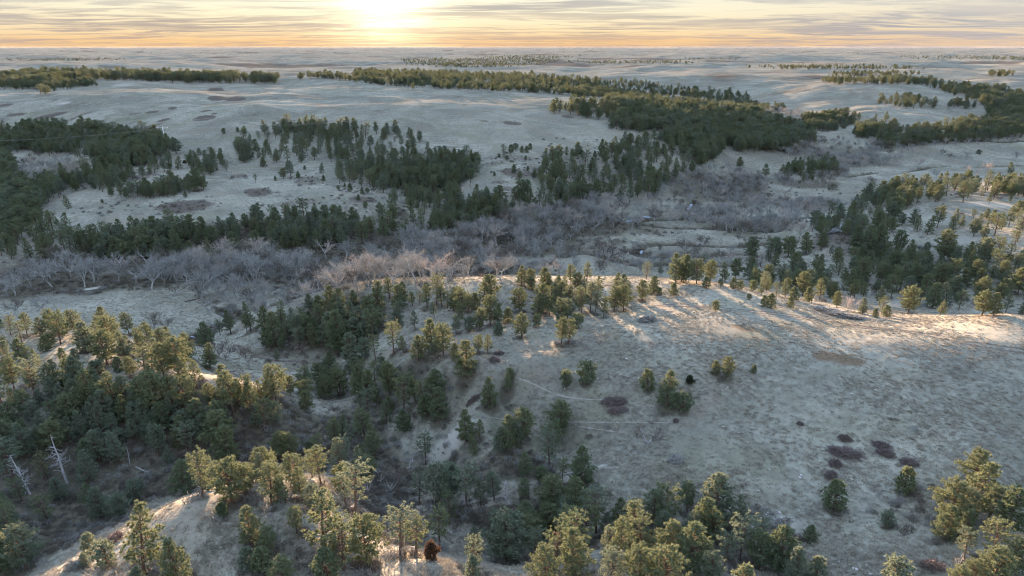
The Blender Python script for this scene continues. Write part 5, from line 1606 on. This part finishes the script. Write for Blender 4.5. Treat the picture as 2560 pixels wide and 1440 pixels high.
def proto_collection(name, meshes):
    c = bpy.data.collections.new(name)
    for i, me in enumerate(meshes):
        o = bpy.data.objects.new('%s_kind_%02d' % (name, i), me)
        c.objects.link(o)
    return c


def joined(kind):
    vs, ts, mi, mats, n = [], [], [], [], 0
    for _, me in kind.parts:
        v = np.empty(len(me.vertices) * 3, np.float32)
        me.vertices.foreach_get('co', v)
        t = np.empty(len(me.loops), np.int32)
        me.loops.foreach_get('vertex_index', t)
        m = np.empty(len(me.polygons), np.int32)
        me.polygons.foreach_get('material_index', m)
        vs.append(v.reshape(-1, 3) / kind.h)
        ts.append(t.reshape(-1, 3) + n)
        mi.append(m + len(mats))
        mats += list(me.materials)
        n += len(me.vertices)
    return new_mesh('whole_' + kind.parts[1][1].name, np.concatenate(vs), np.concatenate(ts), mats, np.concatenate(mi))


def scatter(name, coll, pts, scl, rot, idx, kind='stuff', label=None):
    me = bpy.data.meshes.new(name)
    n = len(pts)
    me.vertices.add(n)
    me.vertices.foreach_set('co', np.asarray(pts, np.float32).ravel())
    for an, typ, data in (('s', 'FLOAT_VECTOR', scl), ('rz', 'FLOAT', rot), ('pick', 'INT', idx)):
        at = me.attributes.new(an, typ, 'POINT')
        at.data.foreach_set('vector' if typ == 'FLOAT_VECTOR' else 'value', np.asarray(data, np.int32 if typ == 'INT' else np.float32).ravel())
    o = bpy.data.objects.new(name, me)
    COL.objects.link(o)
    o['kind'] = kind
    if label:
        o['label'] = label
    ng = bpy.data.node_groups.new('scatter_' + name, 'GeometryNodeTree')
    ng.interface.new_socket('Geometry', in_out='INPUT', socket_type='NodeSocketGeometry')
    ng.interface.new_socket('Geometry', in_out='OUTPUT', socket_type='NodeSocketGeometry')
    N = NT(ng)
    gi, go = N.n('NodeGroupInput'), N.n('NodeGroupOutput')
    ci = N.n('GeometryNodeCollectionInfo')
    ci.inputs[0].default_value = coll
    ci.inputs['Separate Children'].default_value = True
    ci.inputs['Reset Children'].default_value = True
    ip = N.n('GeometryNodeInstanceOnPoints')
    a = {}
    for an, typ in (('s', 'FLOAT_VECTOR'), ('rz', 'FLOAT'), ('pick', 'INT')):
        a[an] = N.n('GeometryNodeInputNamedAttribute', data_type=typ)
        a[an].inputs[0].default_value = an
    cx = N.n('ShaderNodeCombineXYZ')
    L = ng.links.new
    L(a['rz'].outputs[0], cx.inputs[2])
    L(gi.outputs[0], ip.inputs['Points'])
    L(ci.outputs[0], ip.inputs['Instance'])
    ip.inputs['Pick Instance'].default_value = True
    L(a['pick'].outputs[0], ip.inputs['Instance Index'])
    L(cx.outputs[0], ip.inputs['Rotation'])
    L(a['s'].outputs[0], ip.inputs['Scale'])
    L(ip.outputs[0], go.inputs[0])
    md = o.modifiers.new('scatter', 'NODES')
    md.node_group = ng
    return o


PINE_COLL = proto_collection('pine', [joined(k) for k in PINES])
allp = [(q[0], q[1], q[2]) for q in zp] + [(d['x'], d['y'], d['H']) for d in extra]
ax = np.array(allp)
az_ = ground(ax[:, 0], ax[:, 1])
ns = len(ax)
w = rt.uniform(0.95, 1.25, ns) * (1 + 0.35 * sstep(500, 1100, np.hypot(ax[:, 0], ax[:, 1])))
sc3 = np.stack([ax[:, 2] * w, ax[:, 2] * w, ax[:, 2]], 1)
scatter('pine_forest', PINE_COLL, np.stack([ax[:, 0], ax[:, 1], az_ - .1], 1), sc3, rt.uniform(0, 6.28, ns),
        rt.integers(0, len(PINES) // 3, ns) * 3 + rt.choice(3, ns, p=[.42, .24, .34]))

BARE_COLL = proto_collection('bare', [joined(k) for k in BARES])
bx = np.array([(q[0], q[1], q[2]) for q in bz])
nb_ = len(bx)
scatter('bare_woodland', BARE_COLL, np.stack([bx[:, 0], bx[:, 1], ground(bx[:, 0], bx[:, 1]) - .1], 1), np.repeat(bx[:, 2:3] * 1.1, 3, 1), rt.uniform(0, 6.28, nb_),
        rt.integers(0, 5, nb_) * 3 + rt.choice(3, nb_, p=[.56, .18, .26]))

# brush on the litter of ravines, woods and creek banks
BRUSH_COLL = proto_collection('brush', [bush_geo(800 + i, 1.0, 0.55, 90, 0.17, 0.010, 10).mesh('brush_twigs_%d' % i, [mm])
                                        for i, mm in enumerate((M_BRUSH, M_TWIG, M_BRUSH))])


def mask_at(ch, x, y):
    az = np.arctan2(x, y)
    fi = np.clip(((az - AZ[0]) / (AZ[1] - AZ[0])).round().astype(int), 0, NA - 1)
    fj = np.clip(np.interp(np.log(np.hypot(x, y)), LR, np.arange(NR)).round().astype(int), 0, NR - 1)
    return MASK[fi, fj, ch]


n = 60000
aa = rt.uniform(-0.72, 0.72, n)
rr_ = np.exp(rt.uniform(math.log(70), math.log(620), n))
x, y = np.sin(aa) * rr_, np.cos(aa) * rr_
keep = rt.random(n) < np.maximum(mask_at(1, x, y) ** 1.5 * 0.55, 0.9 * mask_at(0, x, y) * (rr_ > 250))
x, y, rr_ = x[keep], y[keep], rr_[keep]
s = rt.uniform(0.9, 2.4, len(x)) * (1 + 0.5 * (rr_ > 250)) * np.where(mask_at(0, x, y) > 0.3, 0.7, 1.0)
scatter('brush_thicket', BRUSH_COLL, np.stack([x, y, ground(x, y)], 1), np.repeat(s[:, None], 3, 1), rt.uniform(0, 6.28, len(x)), rt.integers(0, 3, len(x)))

# dry grass tussocks over the near hills
tg = []
for i in range(3):
    g = Geo()
    r_ = np.random.default_rng(900 + i)
    a = r_.uniform(0, 6.28, 9)
    g.needles(np.stack([np.cos(a) * .2, np.sin(a) * .2, np.full(9, .0)], 1), np.stack([np.cos(a) * .5, np.sin(a) * .5, np.ones(9)], 1), 3, 0.55, 0.035, r_, 0.35)
    tg.append(g.mesh('tussock_%d' % i, [M_STEM]))
TUSS_COLL = proto_collection('tussock', tg)
n = 240000
aa = rt.uniform(-0.74, 0.74, n)
rr_ = np.exp(rt.uniform(math.log(60), math.log(430), n))
x, y = np.sin(aa) * rr_, np.cos(aa) * rr_
dens = np.clip(0.50 + 1.0 * fbm(x, y, 11, 3, 91), 0.06, 1)
keep = (rt.random(n) < dens) & (rt.random(n) > mask_at(1, x, y)) & (rt.random(n) > mask_at(2, x, y))
x, y = x[keep], y[keep]
s = rt.uniform(0.35, 1.0, len(x))
scatter('dry_grass', TUSS_COLL, np.stack([x, y, ground(x, y)], 1), np.stack([s * 1.2, s * 1.2, s * .75], 1), rt.uniform(0, 6.28, len(x)), rt.integers(0, 3, len(x)))


# ------------------------------------------------------------------ ruts, trails, painted lit ridge edges, creek water
def ribbon(name, line, width, mat, lift=0.06, taper=True):
    p = smooth_line(np.asarray(line), 2)
    # resample evenly
    seg = np.hypot(*np.diff(p, axis=0).T)
    L = np.concatenate([[0], np.cumsum(seg)])
    k = max(3, int(L[-1] / 1.2))
    t = np.linspace(0, L[-1], k)
    q = np.stack([np.interp(t, L, p[:, 0]), np.interp(t, L, p[:, 1])], 1)
    d = np.gradient(q, axis=0)
    d /= np.linalg.norm(d, axis=1, keepdims=True) + 1e-9
    nn = np.stack([-d[:, 1], d[:, 0]], 1)
    w = width * (0.75 + 0.5 * vnoise(t * 0.35, t * 0 + len(line), 7)) * 0.5
    if taper:
        w *= np.clip(np.minimum(t, L[-1] - t) / 3.0, 0.1, 1)
    wob = 0.25 * (vnoise(t * 0.2, t * 0 + 3, 9) - 0.5)
    a = q + nn * (w + wob)[:, None]
    b = q - nn * (w - wob)[:, None]
    v = np.concatenate([np.column_stack([a, ground(a[:, 0], a[:, 1]) + lift]), np.column_stack([b, ground(b[:, 0], b[:, 1]) + lift])])
    i = np.arange(k - 1)
    f = np.stack([i + k, i + k + 1, i + 1, i], 1)
    me = new_mesh(name, v, f, [mat], smooth=True)
    o = bpy.data.objects.new(name, me)
    o['kind'] = 'structure'
    COL.objects.link(o)
    return o


M_RUT = mat_plain('bare_rut', (0.085, 0.070, 0.060), (0.170, 0.145, 0.120), 0.8)
M_TRAIL_LIT_EDGE = mat_plain('trail_and_lit_edge', (0.20, 0.190, 0.158), (0.275, 0.262, 0.220), 0.6)
M_RUT2 = mat_plain('grassy_rut', (0.150, 0.135, 0.110), (0.230, 0.212, 0.172), 0.5)


def offset_line(line, off):
    d = np.gradient(line, axis=0)
    d /= np.linalg.norm(d, axis=1, keepdims=True) + 1e-9
    return line + np.stack([-d[:, 1], d[:, 0]], 1) * off


main = ground_line([(1568, 771), (1640, 766), (1700, 762), (1786, 770), (1887, 779), (1981, 789), (2075, 806), (2169, 819), (2263, 828), (2338, 840), (2431, 859), (2520, 872), (2640, 886)], 20)
for off in (-1.1, 1.1):
    ribbon('dirt_track', offset_line(main, off), 0.6, M_RUT)
low = ground_line([(1130, 836), (1186, 825), (1236, 811), (1287, 798), (1330, 795), (1390, 792)], 15)
for off in (-1.0, 1.0):
    ribbon('dirt_track', offset_line(low, off), 0.6, M_RUT)
for pts in ([(588, 861), (610, 872), (650, 895), (700, 903), (773, 903)], [(520, 905), (560, 925), (600, 942), (680, 948)]):
    ribbon('dirt_track', ground_line(pts, 12), 0.8, M_RUT)
up = ground_line([(524, 328), (542, 356), (563, 380), (570, 400), (583, 427), (586, 448), (596, 472), (606, 498), (632, 525)], 6)
for off in (-1.2, 1.2):
    ribbon('dirt_track', offset_line(up, off), 0.36, M_RUT2)
for pts, wd in (([(1283, 941), (1330, 960), (1387, 986), (1421, 996), (1488, 1000), (1560, 1002)], 0.45), ([(1186, 1039), (1270, 1050), (1364, 1060), (1455, 1055), (1572, 1057), (1710, 1057)], 0.45),
                ([(1438, 1064), (1488, 1074), (1572, 1084)], 0.5), ([(1100, 1262), (1170, 1258), (1240, 1245), (1310, 1215), (1400, 1185), (1500, 1170), (1580, 1168)], 1.1),
                ([(1700, 1200), (1800, 1265), (1900, 1330), (2010, 1400)], 0.45), ([(1740, 1180), (1860, 1240), (1990, 1330), (2080, 1400)], 0.4), ([(1640, 1200), (1760, 1290), (1860, 1360)], 0.4),
                ([(1500, 930), (1620, 950), (1760, 955)], 0.4), ([(810, 197), (900, 210), (1000, 228), (1100, 246), (1220, 266)], 2.2),  # last strip here and first below: sunlit ridge edges painted pale
                ([(640, 230), (760, 250), (900, 276), (1020, 291)], 1.8), ([(300, 330), (480, 300), (640, 285)], 1.4)):
    ribbon('trail_and_lit_edge', ground_line(pts, 14), wd * 0.6, M_TRAIL_LIT_EDGE)

mw, N = mat_new('creek_ice')
o_ = N.n('ShaderNodeOutputMaterial')
b_ = N.n('ShaderNodeBsdfPrincipled')
b_.inputs['Base Color'].default_value = (0.26, 0.31, 0.35, 1)
b_.inputs['Roughness'].default_value = 0.8
b_.inputs['Specular IOR Level'].default_value = 0.2
N.t.links.new(b_.outputs[0], o_.inputs[0])
for pts, wd in (([(1566, 555), (1578, 551), (1588, 549)], 1.5), ([(1602, 637), (1603, 630), (1607, 626)], 1.8), ([(1718, 527), (1724, 520), (1731, 511)], 1.5), ([(1725, 531), (1737, 537)], 1.5),
                ([(1605, 543), (1618, 542), (1632, 545)], 1.6), ([(476, 842), (492, 846)], 2.0), ([(350, 836), (362, 841)], 1.6)):
    ribbon('creek_water', ground_line(pts, 4), wd, mw, 0.25)

# fallen trunks on the creek flat
for i, (u0, v0, u1, v1, lab) in enumerate([
        (462, 755, 512, 744, 'long dark fallen trunk at the right end of the creek meadow'),
        (604, 756, 642, 742, 'fallen grey trunk among the leafless trees past the meadow'),
        (515, 765, 548, 752, 'short dark fallen trunk behind the lone meadow brush'),
        (690, 722, 724, 712, 'thin fallen trunk on the flat beside the wooded spur'),
        (1340, 635, 1402, 640, 'dark fallen trunk on the creek flat left of the meander'),
        (1660, 632, 1698, 640, 'pale fallen log crossing the creek meander'),
        (1365, 652, 1392, 668, 'bent fallen tree by the grassy creek flat'),
        (508, 815, 560, 826, 'dark log lying by the creek behind the left ridge'),
        (1370, 1372, 1402, 1352, 'pale fallen trunk in the lower thicket gap'),
        (340, 1170, 372, 1186, 'grey fallen trunk on the shaded slope right of the snag')]):
    p = ground_line([(u0, v0), (u1, v1)])
    z0, z1 = ground(p[:, 0], p[:, 1])
    c = p.mean(0)
    zc = (z0 + z1) / 2
    g = Geo()
    a = np.array([p[0, 0] - c[0], p[0, 1] - c[1], z0 - zc + .25])
    b = np.array([p[1, 0] - c[0], p[1, 1] - c[1], z1 - zc + .35])
    rl = np.random.default_rng(950 + i)
    m1 = a * .6 + b * .4 + rl.normal(0, .2, 3) * [1, 1, .3]
    g.tube([a, m1, b], [.22, .17, .08], 7)
    d = unit(b - a)
    for k in range(5):
        q = a + (b - a) * rl.uniform(.35, .95)
        e = q + unit(d + rl.normal(0, .7, 3) * [1, 1, .5] + [0, 0, .3]) * rl.uniform(1, 2.6)
        g.tube([q, (q + e) / 2 + rl.normal(0, .1, 3), e], [.10, .07, .02], 4)
    me = g.mesh('fallen_log', [M_TWIG if 'pale' in lab or 'grey' in lab else M_BARK])
    o = bpy.data.objects.new('fallen_log', me)
    o.location = (c[0], c[1], zc)
    o['label'], o['category'], o['group'] = lab, 'fallen log', 'fallen logs'
    COL.objects.link(o)

# chalk stones on the grass slope
g = Geo()
rs = np.random.default_rng(77)
ico_v = np.array([(0, 0, 1), (.9, 0, .4), (.28, .85, .4), (-.72, .53, .4), (-.72, -.53, .4), (.28, -.85, .4), (.72, .53, -.4), (-.28, .85, -.4), (-.9, 0, -.4), (-.28, -.85, -.4), (.72, -.53, -.4), (0, 0, -1)])
ico_f = [(0, 1, 2), (0, 2, 3), (0, 3, 4), (0, 4, 5), (0, 5, 1), (1, 6, 2), (2, 7, 3), (3, 8, 4), (4, 9, 5), (5, 10, 1), (6, 7, 2), (7, 8, 3), (8, 9, 4), (9, 10, 5), (10, 6, 1), (6, 11, 7), (7, 11, 8), (8, 11, 9), (9, 11, 10), (10, 11, 6)]
spots = [(rs.normal(1955, 16), rs.normal(1302, 16)) for _ in range(40)] + [(rs.normal(1925, 10), rs.normal(1290, 5)) for _ in range(8)]
spots += [(rs.uniform(1400, 1650), rs.normal(940, 25)) for _ in range(36)] + [(rs.normal(2170, 60), rs.normal(1415, 14)) for _ in range(14)] + [(rs.uniform(1700, 2300), rs.uniform(950, 1250)) for _ in range(40)]
for u, v in spots:
    x, y, r = (q[0] for q in col_hit(u, v))
    sz = rs.uniform(0.12, 0.42)
    vv = ico_v * (1 + rs.normal(0, .18, (12, 1))) * [sz, sz * rs.uniform(.6, 1.1), sz * .55]
    g.add(vv + [x, y, float(ground(x, y)) + sz * .15], ico_f)
st = bpy.data.objects.new('chalk_stones', g.mesh('chalk_stones', [mat_plain('chalk', (.30, .29, .26), (.42, .41, .37), 2)]))
st['kind'] = 'stuff'
COL.objects.link(st)

# ------------------------------------------------------------------ power line
M_POLE = mat_plain('pole_wood', (.20, .18, .16), (.30, .27, .25), 2)
M_POLEW = mat_plain('pole_steel', (.55, .55, .55), (.68, .68, .68), 2)
M_INS = mat_plain('porcelain', (.75, .75, .74), (.85, .85, .84), 2, 0.3)
M_WIRE = mat_plain('wire_aluminium', (.26, .26, .26), (.34, .34, .34), 1, 0.7)
tops = []
POLES = [(415, 372, 315, M_POLEW, 1, 'pale single power pole rising from the dark wood on the upper left'),
         (1049, 333, 283, M_POLE, 2, 'twin-legged power pole on the open prairie left of centre'),
         (1478, 292, 272, M_POLE, 2, 'twin-legged power pole at the left end of the long wood'),
         (1807, 285, 262, M_POLE, 2, 'distant twin-legged power pole rising out of the long wood'),
         (2168, 210, 194, M_POLE, 2, 'faraway small power pole on the right-hand prairie')]
for u, vb, vt, mm, legs, lab in POLES:
    x, y, r = (q[0] for q in col_hit(u, vb))
    z = float(ground(x, y))
    H = float(np.clip(CZ + ray(u, vt)[1] * r - z, 9, 24))
    t = thing('power_pole', lab, 'power pole', (x, y, z), 0.25, (1, 1, 1), 'poles of the power line')
    for k in range(legs):
        px = 0 if legs == 1 else (-2, 2)[k]
        g = Geo()
        g.tube([(px, 0, -.5), (px, 0, H)], [.24, .16], 8)
        child('pole', g.mesh('pole', [mm]), t)
    g = Geo()
    g.tube([(-4, 0, H - .8), (4, 0, H - .8)], [.16, .16], 6)
    child('crossarm', g.mesh('crossarm', [mm]), t)
    for px in (-3.6, 0, 3.6):
        g = Geo()
        g.tube([(px, .22, H - .75), (px, .22, H - 1.1), (px, .22, H - 1.8)], [.12, .22, .10], 6)
        child('insulator', g.mesh('insulator', [M_INS]), t)
    c, s_ = math.cos(.25), math.sin(.25)
    tops.append([(x + px * c - .22 * s_, y + px * s_ + .22 * c, z + H - 1.8) for px in (-3.6, 0, 3.6)])
x, y, r = (q[0] for q in col_hit(-120, 400))
tops.insert(0, [(x + px, y, float(ground(x, y)) + 15) for px in (-3.6, 0, 3.6)])
names = ['left', 'middle', 'right']
g3 = [Geo() for _ in range(3)]
for a, b in zip(tops[:-1], tops[1:]):
    for k in range(3):
        A, B = np.array(a[k]), np.array(b[k])
        tt = np.linspace(0, 1, 14)
        sag = 0.012 * np.linalg.norm(B - A)
        pts = A + (B - A) * tt[:, None]
        pts[:, 2] -= sag * 4 * tt * (1 - tt)
        g3[k].tube(pts, np.full(14, 0.022), 3)
for k in range(3):
    o = bpy.data.objects.new('power_line', g3[k].mesh('power_line', [M_WIRE]))
    o['label'] = ('near', 'middle', 'far')[k] + ' wire of the three strung between the power poles'
    o['category'], o['group'] = 'wire', 'wires of the power line'
    COL.objects.link(o)
# ------------------------------------------------------------------ thin evening air over the whole scene
hm = bpy.data.materials.new('haze')
hm.use_nodes = True
hm.node_tree.nodes.clear()
N = NT(hm.node_tree)
o_ = N.n('ShaderNodeOutputMaterial')
pv = N.n('ShaderNodeVolumePrincipled')
pv.inputs['Color'].default_value = (0.80, 0.89, 1.0, 1)
pv.inputs['Density'].default_value = HAZE_DENSITY
pv.inputs['Anisotropy'].default_value = 0.1
N.t.links.new(pv.outputs[0], o_.inputs['Volume'])
zb, zt, hw = float(ZG.min()) - 1.5, max(float(ZG.max()), CZ) + 6, 46000.0
hv = [(a, b, c) for c in (zb, zt) for a, b in ((-hw, -hw), (hw, -hw), (hw, hw), (-hw, hw))]
hme = bpy.data.meshes.new('haze')
hme.from_pydata(hv, [], [(3, 2, 1, 0), (4, 5, 6, 7), (0, 1, 5, 4), (1, 2, 6, 5), (2, 3, 7, 6), (3, 0, 4, 7)])
hme.materials.append(hm)
ho = bpy.data.objects.new('haze', hme)
ho['kind'] = 'stuff'
COL.objects.link(ho)
print('ZRANGE', zb, zt)

print('COUNTS', len(pines), len(youngs), len(zone_single), ns, len(bares), nb_, len(x) if hasattr(x, '__len__') else 0)
